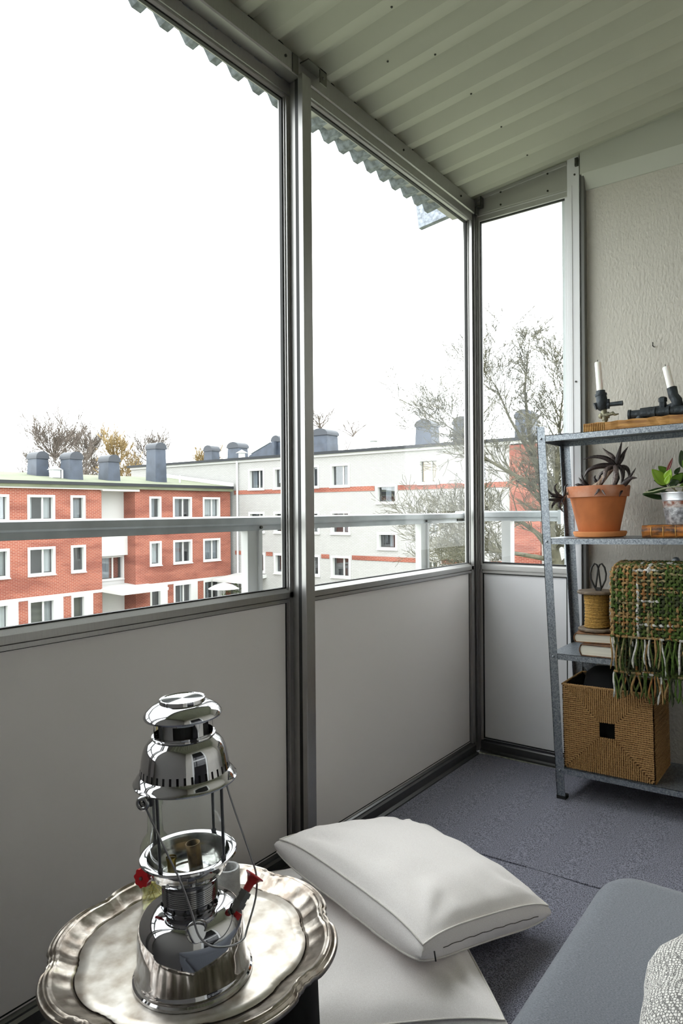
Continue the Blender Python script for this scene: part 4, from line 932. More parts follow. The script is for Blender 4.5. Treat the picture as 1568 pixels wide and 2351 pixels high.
tag(setrel(b.build('weave', YC, thr, 70), TBs), kind='stuff')
b = MB()
# inner folds of the throw, resting on the shelf
zb = .534
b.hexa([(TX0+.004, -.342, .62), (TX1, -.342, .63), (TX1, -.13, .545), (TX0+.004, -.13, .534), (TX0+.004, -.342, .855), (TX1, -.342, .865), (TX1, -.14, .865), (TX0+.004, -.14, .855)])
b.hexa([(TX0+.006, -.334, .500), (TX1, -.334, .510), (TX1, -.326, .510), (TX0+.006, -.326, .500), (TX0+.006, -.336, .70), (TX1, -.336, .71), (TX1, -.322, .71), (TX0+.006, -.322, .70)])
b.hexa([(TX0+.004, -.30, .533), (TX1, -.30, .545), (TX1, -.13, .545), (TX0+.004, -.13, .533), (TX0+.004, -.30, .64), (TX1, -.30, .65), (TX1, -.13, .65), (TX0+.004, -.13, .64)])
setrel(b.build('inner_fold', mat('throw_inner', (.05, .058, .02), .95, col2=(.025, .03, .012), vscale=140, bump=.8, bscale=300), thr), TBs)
b = MB()
for j in range(13):
    z = .505+PT*j; pts = [(TX0+.004+PT*k/2, -.3375+.002*sin(pi*(k/2+j)), z+SLOPE*(TX0+PT*k/2-.9)) for k in range(2*nx)]; yarn(b, pts, .0038, [4, 3, 7, 1.5, .6, .3, 1])
for i in range(nx):
    pts = [(TX0+.004+PT*i, -.3375+.002*sin(pi*(k/2+i+1)), .503+PT*k/2+SLOPE*(TX0+PT*i-.9)) for k in range(26)]; yarn(b, pts, .0042, [4, 3, 6, 1.5, .6, .5, 1])
tag(setrel(b.build('under_weave', YC, thr, 70), TBs), kind='stuff')
def tassel(x, y, z, L, ws):
    b = MB(); ns_ = rn.randint(2, 3)
    for s in range(ns_):
        dx = (s-(ns_-1)/2)*.008; l = L*rn.uniform(.75, 1.05); ph = rn.uniform(0, 6); pts = []; am = rn.uniform(.002, .006)
        for k in range(9):
            f = k/8; pts.append((x+dx*(.3+f)+am*sin(ph+f*5), y-.004*sin(pi*f)+.002*sin(ph*2+4*f), z-l*f))
        mi = pick(ws); r = rn.uniform(.0026, .0043); b.tube(pts, [r*.7]+[r*rn.uniform(.8, 1.15) for _ in range(7)]+[r*.4], 6, mi=mi)
    b.tube([(x-.006, y, z+.002), (x, y-.003, z+.001), (x+.006, y, z+.002)], .004, 5, mi=pick([2, 2, 1, 2, 0, 2, 3]))
    setrel(b.build('tassel', YC, thr, 70), TBs)
x = TX0-.002
while x < TX1:
    tassel(x, -.354, .630+SLOPE*(x-.9), .115, [3, 5, 3, 3, 1.2, 3.0, 3]); x += rn.uniform(.017, .023)
x = TX0+.006
while x < TX1:
    tassel(x, -.340, .508+SLOPE*(x-.9), .095, [4, 5, 4, 3, 1, 2.2, 3]); x += rn.uniform(.015, .021)

# ---- bottom shelf: rope basket with a black bag inside
bx0, by0 = .491, -.302; BWd, BHt, BDp = .305, .302, .225
bzz = SZ(0, bx0)
bk = thing('rope_basket', 'square woven rope basket with a cut-out handle on the bottom shelf', 'basket', (bx0, by0, bzz+.0008), TILT)
ROPE = mat('seagrass_rope', (.46, .27, .105), .8, col2=(.30, .16, .055), vscale=220, bump=.5, bscale=300)
def rope(b, p0, p1, r, rn_):
    p0, p1 = Vector(p0), Vector(p1); L = (p1-p0).length; k = max(2, int(L/.0042))
    pts = []; rs = []
    for i in range(k+1):
        pts.append(p0.lerp(p1, i/k)+Vector((rn_.uniform(-.0004, .0004), rn_.uniform(-.0004, .0004), rn_.uniform(-.0004, .0004)))); rs.append(r*(1.12 if i % 2 else .86))
    b.tube(pts, rs, 5, cap=False)
rn2 = random.Random(9); RP = .0072; hh = .026
hx, hz = BWd*.5, BHt*.52
def sect(kind):
    b = MB(); 
    if kind in ('top', 'bottom'):
        n = int(BWd/RP)
        for i in range(n+1):
            x = RP*.4+(BWd-RP*.8)*i/n; u = abs(x-hx)
            if kind == 'top': zi = hz+hh if u < hh else hz+hh+(BHt-hz-hh)*(u-hh)/(hx-hh)
            else: zi = hz-hh if u < hh else (hz-hh)*(1-(u-hh)/(hx-hh))
            a, c = (zi, BHt) if kind == 'top' else (0.002, zi)
            if abs(c-a) > .004: rope(b, (x, -.001, a), (x, -.001, c), RP*.44, rn2)
    else:
        n = int(BHt/RP)
        for i in range(n+1):
            z = RP*.4+(BHt-RP*.8)*i/n
            if z >= hz: f = 0 if z < hz+hh else (z-hz-hh)/(BHt-hz-hh)
            else: f = 0 if z > hz-hh else (hz-hh-z)/(hz-hh)
            xi = hh+(hx-hh)*f
            a, c = (0.002, hx-xi) if kind == 'left' else (hx+xi, BWd-.002)
            if abs(c-a) > .004: rope(b, (a, -.001, z), (c, -.001, z), RP*.44, rn2)
    return b
for kd in ('top', 'bottom', 'left', 'right'): tag(sect(kd).build('front_weave', ROPE, bk, 70), kind='stuff')
b = MB()
for i in range(int(BHt/RP)+1):
    z = RP*.4+(BHt-RP*.8)*i/int(BHt/RP); rope(b, (BWd+.001, .002, z), (BWd+.001, BDp, z), RP*.44, rn2); rope(b, (-.001, .002, z), (-.001, BDp, z), RP*.44, rn2)
tag(b.build('side_weave', ROPE, bk, 70), kind='stuff')
b = MB()
for z in (BHt-.001,): 
    for q in ((0, 0, BWd, 0), (BWd, 0, BWd, BDp), (BWd, BDp, 0, BDp), (0, BDp, 0, 0)): rope(b, (q[0], q[1], z), (q[2], q[3], z), RP*.62, rn2)
b.build('rim', ROPE, bk, 70)
b = MB(); t = .004
b.box((.002, .003, 0.001), (BWd-.002, BDp, .005)); b.box((.002, .003, .005), (hx-hh-.002, .006, BHt-.004)); b.box((hx+hh+.002, .003, .005), (BWd-.002, .006, BHt-.004)); b.box((hx-hh-.002, .003, .005), (hx+hh+.002, .006, hz-hh-.002)); b.box((hx-hh-.002, .003, hz+hh+.002), (hx+hh+.002, .006, BHt-.004))
b.box((.002, .006, .005), (.005, BDp, BHt-.004)); b.box((BWd-.005, .006, .005), (BWd-.002, BDp, BHt-.004)); b.box((.002, BDp-.004, .005), (BWd-.002, BDp, BHt-.002))
b.build('inner_wall', mat('basket_inside', (.045, .025, .010), .9, bump=.5, bscale=90, stretch=(.2, .2, 2)), bk)
m = MB(); m.lathe([(0, 0), (.060, .005), (.082, .06), (.085, .18), (.080, .27), (.068, .325), (.045, .345), (0, .35)], 24); o = m.build('black_bag', mat('black_felt', (.008, .008, .009), .95), None, 60); o.location = (bx0+.118, by0+.118, bzz+.008); o.scale = (1.05, 1.0, 1)
tag(o, 'black bag standing inside the rope basket', 'bag')

# ================================================================== FOREGROUND: drum table, tray, lantern, bottle, cup
TC = (.521, -2.069); TTILT = (.018, -.02, 0); TZ = .400
dt = thing('drum_table', 'black round drum stool carrying the silver tray', 'stool', (TC[0], TC[1], fz(TC[0])+.001), (0, -FS, 0))
BLK = mat('black_leather', (.004, .004, .004), .8, spec=.2)
MB().lathe([(0, 0), (.186, 0), (.188, .01), (.193, .10), (.196, .20), (.193, .33), (.186, .366)], 48).build('drum_body', BLK, dt, 40)
MB().lathe([(.186, .366), (.188, .368), (.184, .374), (0, .3745)], 48).build('top', BLK, dt, 40)
tray = thing('silver_tray', 'tarnished round silver tray with scalloped moulded rim', 'tray', (TC[0], TC[1], TZ), TTILT)
NT = 256; NL = 8; TH0 = radians(5)
def lob(th): return abs(sin(NL/2*(th-TH0)))
def RO(th):
    a = lob(th); return .2040+.0165*(a**.55)-.0035*math.exp(-((a-.30)/.10)**2)
SILV = mat('tarnished_silver', (.44, .40, .355), .26, .95, col2=(.20, .165, .135), vscale=45, bump=.05, bscale=60)
SILV2 = mat('silver_plate', (.66, .63, .58), .33, .75, col2=(.36, .31, .255), vscale=26, detail=9, bump=.04, bscale=40)
rings = [(0.001, .0060), (0, .0095), (.0020, .0125), (.0040, .0118), (.0055, .0140), (.0075, .0162), (.0095, .0148), (.0108, .0162), (.0128, .0172), (.0146, .0150), (.0165, .0155), (.0185, .0138), (.024, .0105), (.032, .0062), (.040, .0028), (.046, .0010)]
b = MB(); vs = []
for k, (d, z) in enumerate(rings):
    for j in range(NT):
        th = 2*pi*j/NT; f = k/(len(rings)-1)
        w = max(0, f*1.15-.15); R_ = RO(th)-d; R_ = R_*(1-w*.55)+(.213-d)*w*.55
        zz_ = z
        if 11 <= k <= 14: zz_ += .0010*cos(NL*4*(th-TH0))*sin(pi*(k-10.5)/4.5)*(lob(th)**.5)
        vs.append((R_*cos(th), R_*sin(th), zz_))
fs = []
for k in range(len(rings)-1):
    for j in range(NT): fs.append((k*NT+j, k*NT+(j+1) % NT, (k+1)*NT+(j+1) % NT, (k+1)*NT+j))
b.add(vs, fs)
o = b.build('rim', SILV, tray, 70); q = o.modifiers.new('thick', 'SOLIDIFY'); q.thickness = .0016
b = MB(); vs2 = vs[-NT:]; b.add(vs2, []); 
for (fr, z) in ((.9, .0), (.6, -.0006), (.3, -.0008)):
    b.add([(x*fr, y*fr, z) for (x, y, zq) in vs2], [])
b.add([(0, 0, -.0008)], [])
fs = []
for k in range(3):
    for j in range(NT): fs.append((k*NT+j, k*NT+(j+1) % NT, (k+1)*NT+(j+1) % NT, (k+1)*NT+j))
for j in range(NT): fs.append((3*NT+j, 3*NT+(j+1) % NT, 4*NT))
b.f = fs; b.m = [0]*len(fs)
o = b.build('plate', SILV2, tray, 70); q = o.modifiers.new('thick', 'SOLIDIFY'); q.thickness = .0016
# engraved scrollwork ring on the plate
b = MB()
for k in range(8):
    a0 = 2*pi*k/8+.2
    for s in (-1, 1):
        pts = []
        for i in range(22):
            t = i/21*2.1*pi; rr = .020*(1-i/30); cx_ = .128; pts.append(((cx_+rr*cos(t)*.9)*cos(a0+s*.05+rr*s*sin(t)/.128*1.2), (cx_+rr*cos(t)*.9)*sin(a0+s*.05+rr*s*sin(t)/.128*1.2), .00025))
        b.tube(pts, .00035, 4)
b.build('engraving', mat('engraved_line', (.40, .32, .18), .4, .8), tray)

def TW(lx, ly, lz=0):  # tray-local to world
    from mathutils import Euler
    return Euler(TTILT).to_matrix() @ Vector((lx, ly, lz)) + Vector((TC[0], TC[1], TZ))
CHROME = mat('chrome', (.52, .52, .54), .045, 1.0)
CHROMED = mat('dull_chrome', (.42, .42, .43), .22, 1.0)
STEELW = mat('rod_steel', (.10, .10, .105), .35, .9)
REDP = mat('red_plastic', (.42, .010, .015), .35)
lpos = TW(.565-TC[0], -2.108-TC[1], .0002)
lan = thing('pressure_lantern', 'chrome paraffin pressure lantern with red valve knobs standing on the tray', 'lantern', lpos, (.021, -.024, 0))
A_R = radians(49); A_F = radians(-41)
rv = Vector((cos(A_R), sin(A_R), 0)); fv = Vector((cos(A_F), sin(A_F), 0))
def LP(a, f, z): return rv*a+fv*f+Vector((0, 0, z))
# tank
prof = [(0, .001), (.080, 0), (.0840, .002), (.0840, .006), (.0815, .008), (.0810, .013), (.0795, .0150), (.0790, .018), (.0775, .022), (.0765, .045), (.0757, .060), (.0750, .066)]
prof += [(.040+.0348*cos(t), .068+.034*sin(t)) for t in [i*pi/2/9 for i in range(0, 10)]]
MB().lathe(prof, 72).build('tank', CHROME, lan, 35)
# collar with ribs
pr = [(.0405, .100), (.0405, .104), (.0385, .1045)]
for i in range(9): z = .110+i*.0027; pr += [(.0385, z), (.0393, z+.0013)]
pr += [(.0385, .136), (.0400, .1375)]
MB().lathe(pr, 60).build('collar', mat('collar_chrome', (.24, .24, .25), .16, 1.0), lan, 30)
b = MB()
for k in range(14):
    a = 2*pi*k/14; b.tube([(.0392*cos(a), .0392*sin(a), .1035), (.0395*cos(a), .0395*sin(a), .108)], [.0026, .0012], 6)
b.build('collar_vents', GASKET, lan)
MB().lathe([(.0400, .1375), (.0440, .1400), (.0500, .1470), (.0550, .1560), (.0570, .1640), (.0610, .1680), (.0665, .1695), (.0685, .1715), (.0675, .1740), (.0620, .1750), (.0575, .1735)], 72).build('gallery_ring', CHROME, lan, 40)
MB().lathe([(.0575, .1735), (.0555, .1700), (.0535, .1580), (.0480, .1480), (.0400, .1425), (.0, .1415)], 72).build('burner_bowl', mat('inner_bowl_chrome', (.30, .295, .28), .18, 1.0, var=.3, vscale=40), lan, 40)  # inside of the bowl is a darker, duller chrome than the ring
b = MB()
for k in range(18):
    a = 2*pi*k/18+.1; n_ = Vector((cos(a), sin(a), -.55)).normalized(); p = Vector((.0530*cos(a), .0530*sin(a), .1510)); b.tube([p-n_*.002, p+n_*.0011], .0022, 10)
b.build('vent_light_dots', mat('vent_hole_light', (.9, .9, .88), .4), lan)  # white discs painted as light showing through the vent holes
b = MB(); b.tube([LP(-.024, .004, .142), LP(-.024, .004, .168)], [.0058, .0062], 12, cap=False); b.tube([LP(-.024, .004, .168), LP(-.024, .004, .171)], [.0075, .0075], 12, cap=False); b.build('small_burner_tube', mat('burner_brass', (.36, .27, .07), .4, .9, var=.2, vscale=90), lan, 50)
b = MB(); b.tube([LP(.010, -.006, .142), LP(.006, -.006, .182)], [.010, .0105], 16, cap=False); o = b.build('mantle_burner', mat('scorched_brass', (.13, .085, .035), .5, .8, var=.4, vscale=70), lan, 50); q = o.modifiers.new('thick', 'SOLIDIFY'); q.thickness = .001
b = MB(); 
for k in range(5): a = k*1.25; b.tube([LP(0, 0, .143), LP(.034*cos(a), .034*sin(a), .1435)], .0014, 6)
b.lathe([(.030, .1425), (.032, .1445), (.034, .1425)], 30); b.build('burner_plate', CHROMED, lan, 50)
# glass and rods
MB().lathe([(.0535, .163), (.0525, .200), (.0512, .250), (.0505, .288)], 48).build('glass_chimney', glassmat('lantern_glass', (.96, .98, .975), 1.2), lan, 60)
for (a, f) in ((-.037, .048), (.048, .037), (.037, -.048), (-.048, -.037)):
    b = MB(); b.tube([LP(a, f, .172), LP(a*1.02, f*1.02, .284)], .0021, 8); b.lathe([(.0035, .1745), (.004, .178), (.0025, .180)], 8, LP(a, f, 0)); b.build('guard_rod', STEELW, lan, 50)
# hood: flared brim, slotted waist, shoulder
pr = [(.0505, .286), (.0700, .2770), (.0725, .2780), (.0727, .2800), (.0712, .2815), (.0700, .2830), (.0680, .2870), (.0645, .2905), (.0632, .2918), (.0618, .3015), (.0612, .3045), (.0600, .3130), (.0580, .3220), (.0550, .3290), (.0500, .3350), (.0440, .3395), (.0425, .3415), (.0425, .3455)]
MB().lathe(pr, 120, skip=lambda i, j: i == 8 and (j % 3 == 1)).build('hood', CHROME, lan, 32)
MB().lathe([(.0590, .288), (.0570, .308), (.050, .325), (.038, .336)], 40).build('hood_liner', GASKET, lan)
MB().lathe([(.0445, .340), (.0452, .3415), (.0445, .343), (.0418, .3435), (.0416, .3460), (.0415, .3632), (.0417, .3665), (.044, .368)], 96, skip=lambda i, j: i == 4 and (j % 16) < 10).build('chimney_band', CHROME, lan, 32)
MB().lathe([(.0350, .335), (.0350, .372)], 30).build('inner_flue', GASKET, lan)
MB().lathe([(.036, .3660), (.0500, .3672), (.0545, .3690), (.0552, .3712), (.0545, .3740), (.0500, .3795), (.0420, .3850), (.0345, .3880), (.0325, .3885), (.0322, .3925), (.0318, .3938), (.0300, .3940), (.0290, .3930), (0, .3935)], 72).build('top_cap', CHROME, lan, 30)
# bail handle with a pivot washer
ctrl = [LP(-.056, .047, .272), LP(-.034, .064, .225), LP(-.009, .078, .170), LP(.003, .088, .135), LP(.011, .094, .107), LP(.026, .097, .093), LP(.048, .093, .086), LP(.068, .076, .081), LP(.076, .058, .086), LP(.091, .022, .104), LP(.095, -.002, .122), LP(.089, -.015, .145), LP(.073, -.030, .195), LP(.060, -.040, .240), LP(.053, -.046, .272)]
out = []
for j in range(len(ctrl)-1):
    p0 = ctrl[max(j-1, 0)]; p1 = ctrl[j]; p2 = ctrl[j+1]; p3 = ctrl[min(j+2, len(ctrl)-1)]
    for i in range(5):
        f = i/5; out.append(.5*((2*p1)+(p2-p0)*f+(2*p0-5*p1+4*p2-p3)*f*f+(3*p1-p0-3*p2+p3)*f**3))
out.append(ctrl[-1])
b = MB(); b.tube(out, .0014, 7); b.build('bail_handle', mat('bail_wire', (.24, .24, .25), .3, .95), lan, 60)
b = MB(); n_ = fv*.9-rv*.45; n_.normalize(); pc = LP(-.054, .046, .270)
u1 = Vector((0, 0, 1)); u2 = n_.cross(u1).normalized(); b.tube([pc+n_*.004+(u1*cos(t)+u2*sin(t))*.0068 for t in [2*pi*i/20 for i in range(20)]], .0032, 8, closed=True); b.tube([pc-n_*.004, pc+n_*.006], .0028, 8)
b.build('pivot_washer', CHROMED, lan, 60)
b = MB(); b.tube([LP(.050, -.044, .270), LP(.056, -.048, .270)], .004, 8); b.build('pivot_stud', CHROMED, lan, 60)
b = MB(); b.tube([LP(-.046, .041, .262), LP(-.046, .041, .284)], .0035, 8); b.build('hinge_pin', STEELW, lan, 50)
# pump knob (left), valve with red wheel (right), filler cap with wire ring (front)
kc = LP(-.064, -.012, .140); dk = (-rv*.55+fv*.75+Vector((0, 0, .15))).normalized(); e1 = dk.orthogonal().normalized(); e2 = dk.cross(e1)
b = MB(); N = 40
for (d0, sc_) in ((0, 1),):
    vs = []
    for z in (-.004, .005):
        for i in range(N):
            t = 2*pi*i/N; r = .0125*(1+.09*cos(8*t)); vs.append(kc+dk*z+(e1*cos(t)+e2*sin(t))*r)
    b.add(vs, [tuple(range(N))[::-1], tuple(range(N, 2*N))]+[(i, (i+1) % N, N+(i+1) % N, N+i) for i in range(N)])
kn = b.build('pump_knob', REDP, lan, 40)
b = MB(); b.tube([kc+dk*.004, kc+dk*.0075], [.003, .0025], 8); b.build('knob_screw', CHROMED, kn, 40)
b = MB(); b.tube([kc-dk*.004, LP(-.036, -.012, .130)], .004, 8); b.build('pump_rod', CHROMED, lan, 40)
v0 = LP(.060, .020, .088); v1 = LP(.085, .008, .1180); dv = (v1-v0).normalized()
b = MB(); b.tube([v0, v0+dv*.008, v0+dv*.0081, v0+dv*.016, v0+dv*.0161, v0+dv*.023, v0+dv*.0231, v0+dv*.030], [.0075, .0085, .0105, .0105, .0085, .0085, .0100, .0092], 6); b.tube([v0+dv*.030, v0+dv*.036], .005, 8); b.build('valve_nut', mat('valve_steel', (.22, .22, .21), .35, .9), lan)
b = MB(); b.tube([v0+dv*.031, v0+dv*.042, v0+dv*.049, v0+dv*.052, v0+dv*.0535], [.0055, .0060, .0105, .0148, .0142], 20); b.build('valve_wheel', REDP, lan, 45)
b = MB(); b.tube([v0+dv*-.006+LP(.004, .006, -.002), v0+dv*.004+LP(.004, .006, -.002)], .0055, 8); b.build('valve_seal', REDP, lan, 45)
g0 = LP(.006, .058, .090); dg = (fv*.8+rv*.15+Vector((0, 0, .6))).normalized()
b = MB(); b.tube([g0-dg*.010, g0+dg*.006, g0+dg*.0061, g0+dg*.010], [.0125, .0120, .0135, .0130], 24); b.build('filler_cap', CHROME, lan, 40)
e1 = dg.cross(Vector((0, 0, 1))).normalized(); e2 = (dg.cross(e1)*-1).normalized()*.6+dg*.8; e2.normalize()
b = MB(); b.tube([g0+dg*.011+e1*(.0135*cos(t))+e2*(.0135+.0135*sin(t)-.008) for t in [2*pi*i/28 for i in range(28)]], .0013, 6, closed=True); b.build('cap_ring', CHROMED, lan, 60)

# bottle behind the lantern
bp = TW(.392-TC[0], -2.034-TC[1], .0002)
bot = thing('glass_bottle', 'clear glass bottle of pale yellow oil behind the lantern', 'bottle', bp, TTILT)
MB().lathe([(0, 0), (.024, 0), (.0262, .003), (.0262, .098), (.0250, .108), (.0200, .118), (.0135, .127), (.0122, .140), (.0122, .172), (.0142, .174), (.0142, .180), (.0125, .1815), (.0125, .188), (.0105, .188)], 36).build('glass', glassmat('bottle_glass', (.93, .96, .90), 1.6), bot, 50)
OIL = bpy.data.materials.new('pale_oil'); OIL.use_nodes = True
_n = OIL.node_tree.nodes; _p = _n['Principled BSDF']; _p.inputs['Base Color'].default_value = (.80, .76, .42, 1); _p.inputs['Roughness'].default_value = .05; _p.inputs['Transmission Weight'].default_value = .75; _p.inputs['IOR'].default_value = 1.15
MB().lathe([(0, .004), (.0235, .0045), (.0250, .007), (.0250, .080), (0, .0802)], 32).build('oil', OIL, bot, 50)
b = MB(); rn = random.Random(5)
for k in range(12):
    a = rn.uniform(0, 6.28); c_ = rn.uniform(0, 6.28); pts = [Vector((.018*cos(a), .018*sin(a), rn.uniform(.015, .055))), Vector((rn.uniform(-.008, .008), rn.uniform(-.008, .008), rn.uniform(.02, .06))), Vector((.019*cos(c_), .019*sin(c_), rn.uniform(.02, .058)))]; b.tube(pts, .0006, 4)
b.build('dried_stalks', mat('dried_stalk', (.62, .50, .20), .8), bot)
b = MB(); b.tube([(0, .003, .05), (.002, .003, .15), (.004, .004, .24), (.010, .004, .318)], .0007, 5); b.lathe([(0, 0), (.003, .002), (.0025, .006), (0, .008)], 8, (.010, .004, .317)); b.build('flower_stem', mat('yellow_stem', (.55, .42, .05), .8), bot)

# concrete cup
cp_ = TW(.461-TC[0], -1.938-TC[1], .0006)
o = MB().lathe([(0, 0), (.0190, 0), (.0198, .002), (.0198, .044), (.0190, .0455), (.0150, .0455), (.0142, .044), (.0135, .018), (0, .016)], 40).build('concrete_cup', mat('cast_concrete', (.36, .36, .36), .85, var=.12, vscale=60, bump=.3, bscale=200), None, 40)
o.location = cp_; o.rotation_euler = TTILT; tag(o, 'small grey cast concrete cup behind the lantern', 'cup')

# ================================================================== CUSHIONS, DAYBED
CANVAS = fabric('cream_canvas', (.80, .755, .735), (.90, .865, .85), 700, bump=.25, dist=.001)
PIPING = fabric('cream_piping', (.66, .625, .58), (.76, .73, .69), 700, bump=.2)
def pillow(name, label, c, eu, ev, su, sv, T, G_, seed, pinch=.035, sag=0):
    """box cushion: top and bottom puffs joined by a gusset; eu/ev unit in-plane axes"""
    eu = Vector(eu).normalized(); ev = Vector(ev); ev = (ev-eu*ev.dot(eu)).normalized(); nz = eu.cross(ev)
    if nz.z < 0: nz = -nz
    rt = thing(name, label, 'cushion', c); N = 36; rn_ = random.Random(seed)
    ph = [rn_.uniform(0, 6.28) for _ in range(8)]
    def edge(u, v):
        a = u*(su/2)*(1-pinch*(1-v*v)); q = v*(sv/2)*(1-pinch*(1-u*u)); return a, q
    def pt(u, v, side):
        a, q = edge(u, v); pu = max(0, (1-abs(u)**2.2))*max(0, (1-abs(v)**2.2)); h = T*pu**.55
        wr = .004*sin(9*u+5*v+ph[0])*sin(7*v-4*u+ph[1])*(1-pu)*pu*4+.0022*sin(22*u+ph[2])*max(0, 1-pu*3)*(1-abs(u))+.0022*sin(24*v+ph[3])*max(0, 1-pu*3)*(1-abs(v))
        # creases fanning out of the corners
        for (su_, sv_, k_) in ((1, 1, 0), (1, -1, 1), (-1, 1, 2), (-1, -1, 3)):
            du, dv_ = 1-su_*u, 1-sv_*v; rr_ = hypot(du, dv_)
            if .03 < rr_ < .75: wr += .0045*sin(11*atan2(dv_, du)+ph[4+k_])*sin(pi*(rr_-.03)/.72)*(1 if side > 0 else .5)*min(1, min(du, dv_)*9)
        gg = G_/2*(1-.50*(max(abs(u), abs(v))**4)*min(abs(u), abs(v))**5)
        z = side*(gg+h*(1 if side > 0 else .6))+wr*(pu > 0)
        return eu*a+ev*q+nz*(z-sag*(u*u+v*v))
    def sheet(side):
        b = MB(); vs = [pt(-1+2*i/N, -1+2*j/N, side) for i in range(N+1) for j in range(N+1)]
        b.add(vs, [(i*(N+1)+j, (i+1)*(N+1)+j, (i+1)*(N+1)+j+1, i*(N+1)+j+1) for i in range(N) for j in range(N)]); return b
    sheet(1).build('top_cover', CANVAS, rt, 80); sheet(-1).build('bottom_cover', CANVAS, rt, 80)
    ring = [(-1+2*i/N, -1) for i in range(N)]+[(1, -1+2*i/N) for i in range(N)]+[(1-2*i/N, 1) for i in range(N)]+[(-1, 1-2*i/N) for i in range(N)]
    b = MB(); vs = []; rows_ = 5; M_ = len(ring)
    for k in range(rows_):
        f = k/(rows_-1)
        for (u, v) in ring:
            p = pt(u, v, 1)*(1-f)+pt(u, v, -1)*f; o_ = (eu*u*(abs(u) >= 1)+ev*v*(abs(v) >= 1)); vs.append(p+o_*(.010*sin(pi*f)))
    b.add(vs, [(k*M_+i, k*M_+(i+1) % M_, (k+1)*M_+(i+1) % M_, (k+1)*M_+i) for k in range(rows_-1) for i in range(M_)]); gus = b.build('gusset', CANVAS, rt, 80)
    for side in (1, -1):
        b = MB(); b.tube([pt(u, v, side)+(eu*u*(abs(u) >= 1)+ev*v*(abs(v) >= 1))*.002 for (u, v) in ring], .0021, 6, closed=True); b.build('piping', PIPING, rt, 80)
    return rt, pt, ring, gus, eu, ev, nz
L_, F_, R_c, B_ = Vector((.174, -1.485, .213)), Vector((.631, -1.581, .175)), Vector((.720, -1.134, .070)), Vector((.263, -1.038, .107))
cen = (L_+F_+R_c+B_)/4+Vector((0, 0, .006))
up, ptf, ring, gus, eu, ev, nz = pillow('floor_cushion', 'cream canvas cushion lying tilted on top of the other cushion', cen, F_-L_, L_-B_, .475, .475, .064, .060, 3)
# zip along the gusset facing right
side_pts = [ptf(1, -1+2*i/30, 1)*.5+ptf(1, -1+2*i/30, -1)*.5+eu*.0105 for i in range(31)]
b = MB(); b.tube([p_+nz*(.0012*sin(i_*1.9)) for i_, p_ in enumerate(side_pts[3:27])], .0009, 5); b.build('zip', mat('zip_tape', (.12, .11, .10), .8), gus)
b = MB(); q = side_pts[28]; b.tube([q, q+Vector((.004, -.004, -.008)), q+Vector((.006, -.005, -.016))], .0016, 6); b.build('zip_puller', STEELW, gus)
R0 = Vector((.782, -1.525, 0)); e1 = Vector((-.70, .714, 0)); e2 = Vector((-.714, -.70, 0))
c0 = R0+e1*.30+e2*.225; c0.z = fz(c0.x)+.056
pillow('floor_cushion', 'larger cream canvas cushion lying flat on the carpet beneath the other', c0, e1, e2, .60, .45, .050, .040, 5)

SOFA = fabric('grey_melange_fabric', (.105, .115, .135), (.20, .21, .235), 380, bump=.3, stretch=(1, 4, 1), dist=.001)
bed = thing('daybed', 'grey fabric upholstered daybed with rounded corners', 'daybed', (1.32, -2.4, fz(1.32)))
def rbox(name, x0, x1, y0, y1, z0, z1, rc, re, m_, parent, base):
    b = MB(); poly = []
    for (cx_, cy_, a0) in ((x1-rc, y1-rc, 0), (x0+rc, y1-rc, pi/2), (x0+rc, y0+rc, pi), (x1-rc, y0+rc, 1.5*pi)):
        for i in range(9): poly.append((cx_+rc*cos(a0+pi/2*i/8), cy_+rc*sin(a0+pi/2*i/8)))
    cx_, cy_ = (x0+x1)/2, (y0+y1)/2; prof_ = []
    for i in range(7): t = pi/2*i/6; prof_.append((re*(1-sin(t)), z0+re*(1-cos(t)) if False else z0+re-re*cos(t)))
    lev = [(re*(1-sin(pi/2*i/6)), z0+re*(1-cos(pi/2*i/6))) for i in range(7)] + [(re*(1-cos(pi/2*i/6)), z1-re*(1-sin(pi/2*i/6))) for i in range(7)]
    n_ = len(poly); vs = []
    for (ins, z) in lev:
        for (px_, py_) in poly:
            d = Vector((px_-min(max(px_, x0+rc), x1-rc), py_-min(max(py_, y0+rc), y1-rc))); d = d.normalized() if d.length > 1e-6 else Vector((0, 0)); vs.append((px_-d.x*ins, py_-d.y*ins, z))
    fs = [(k*n_+i, k*n_+(i+1) % n_, (k+1)*n_+(i+1) % n_, (k+1)*n_+i) for k in range(len(lev)-1) for i in range(n_)]+[tuple(range(n_))[::-1], tuple((len(lev)-1)*n_+i for i in range(n_))]
    b.add(vs, fs); o = b.build(name, m_, parent, 60); o.location = (-base[0], -base[1], -base[2]); return o
BBs = (1.32, -2.4, fz(1.32))
rbox('seat_cushion', .952, 1.66, -2.98, -1.445, .235, .405, .075, .055, SOFA, bed, BBs)
rbox('base_frame', .965, 1.65, -2.97, -1.46, .120, .236, .05, .015, SOFA, bed, BBs)
for (x, y) in ((1.03, -1.53), (1.60, -1.53), (1.03, -2.92), (1.60, -2.92)):
    b = MB(); b.tube([(x, y, fz(x)+.001), (x, y, .122)], [.014, .020], 10); o = b.build('leg', GASKET, bed); o.location = (-BBs[0], -BBs[1], -BBs[2])

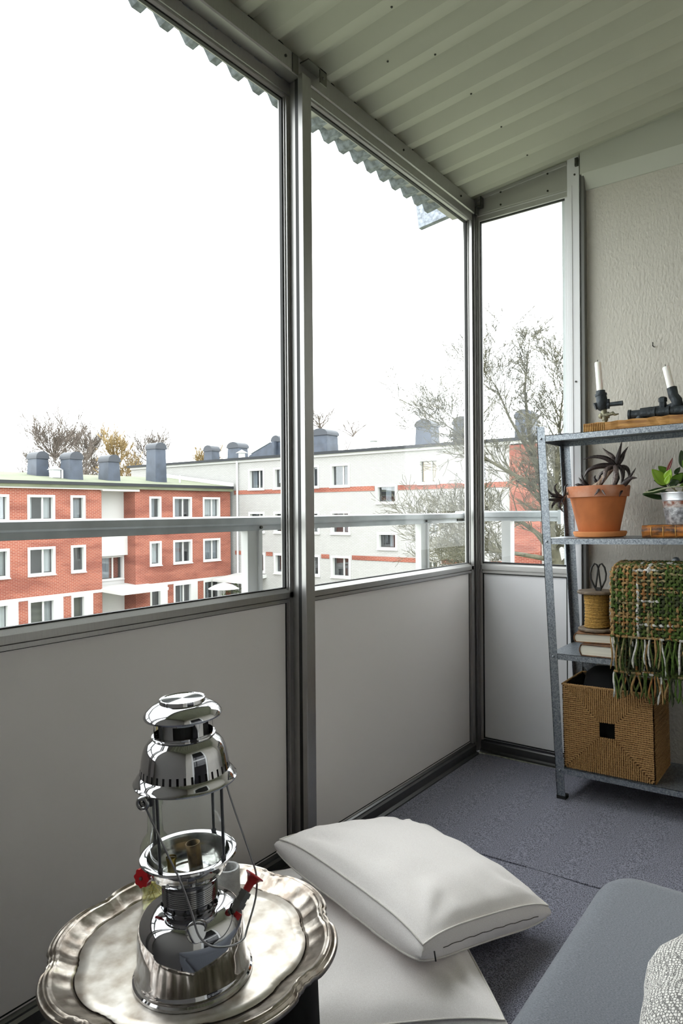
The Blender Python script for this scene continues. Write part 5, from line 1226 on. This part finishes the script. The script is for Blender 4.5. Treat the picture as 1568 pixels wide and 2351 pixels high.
def netmat(name):
    m, n, l, p = newmat(name); p.inputs['Roughness'].default_value = .95; p.inputs['Specular IOR Level'].default_value = .2
    tc = n.new('ShaderNodeTexCoord'); v = n.new('ShaderNodeTexVoronoi'); v.feature = 'DISTANCE_TO_EDGE'; v.inputs['Scale'].default_value = 265; v.inputs['Randomness'].default_value = .45
    l.new(tc.outputs['Object'], v.inputs['Vector']); r = n.new('ShaderNodeValToRGB'); r.color_ramp.elements[0].position = .03; r.color_ramp.elements[1].position = .16
    r.color_ramp.elements[0].color = (.20, .195, .19, 1); r.color_ramp.elements[1].color = (.80, .775, .74, 1); l.new(v.outputs['Distance'], r.inputs[0]); l.new(r.outputs[0], p.inputs['Base Color'])
    b = n.new('ShaderNodeBump'); b.inputs['Strength'].default_value = .7; b.inputs['Distance'].default_value = .003; l.new(r.outputs[0], b.inputs['Height']); l.new(b.outputs[0], p.inputs['Normal'])
    return m
NET = netmat('knitted_net')
tb2 = (1.30, -1.9, .405)
kt = thing('knitted_blanket', 'white and black net-patterned knitted blanket bunched on the daybed', 'blanket', tb2)
def fold(pts, rx, rz_, nm):
    b = MB(); P = [Vector(p) for p in pts]; out = []
    for j in range(len(P)-1):
        p0 = P[max(j-1, 0)]; p1 = P[j]; p2 = P[j+1]; p3 = P[min(j+2, len(P)-1)]
        for i in range(6):
            f = i/6; out.append(.5*((2*p1)+(p2-p0)*f+(2*p0-5*p1+4*p2-p3)*f*f+(3*p1-p0-3*p2+p3)*f**3))
    out.append(P[-1]); K = len(out); rr = [rx*(.55+.45*min(1, 4*i/K, 4*(K-1-i)/K))*(1+.05*sin(i*1.1)) for i in range(K)]
    b.tube(out, rr, 20); b.v = [(x, y, .0+max(.002, (z-tb2[2])*1.0)+tb2[2]) for (x, y, z) in b.v]
    o = b.build(nm, NET, kt, 80); o.location = (-tb2[0], -tb2[1], -tb2[2]); return o
fold([(1.42, -1.63, .44), (1.30, -1.665, .445), (1.205, -1.715, .448), (1.165, -1.80, .448), (1.175, -1.89, .446), (1.215, -1.98, .445), (1.30, -2.08, .44)], .056, .05, 'outer_fold')
fold([(1.50, -1.70, .45), (1.36, -1.735, .462), (1.275, -1.79, .465), (1.245, -1.87, .463), (1.28, -1.97, .458), (1.36, -2.06, .45)], .058, .05, 'inner_fold')
fold([(1.54, -1.80, .45), (1.42, -1.83, .468), (1.36, -1.90, .468), (1.42, -2.02, .455)], .065, .05, 'inner_fold')

# ---- groups for things that come in several
for nm, g in (('candle', 'candles on the top shelf'), ('pipe_candleholder', 'pipe-fitting candleholders'), ('book', 'old books on the shelves'), ('floor_cushion', 'cream floor cushions'),
              ('apartment_building', 'apartment blocks round the courtyard'), ('bare_tree', 'bare winter trees')):
    for o in bpy.data.objects:
        if o.parent is None and o.name.split('.')[0] == nm and o.get('label'): o['group'] = g
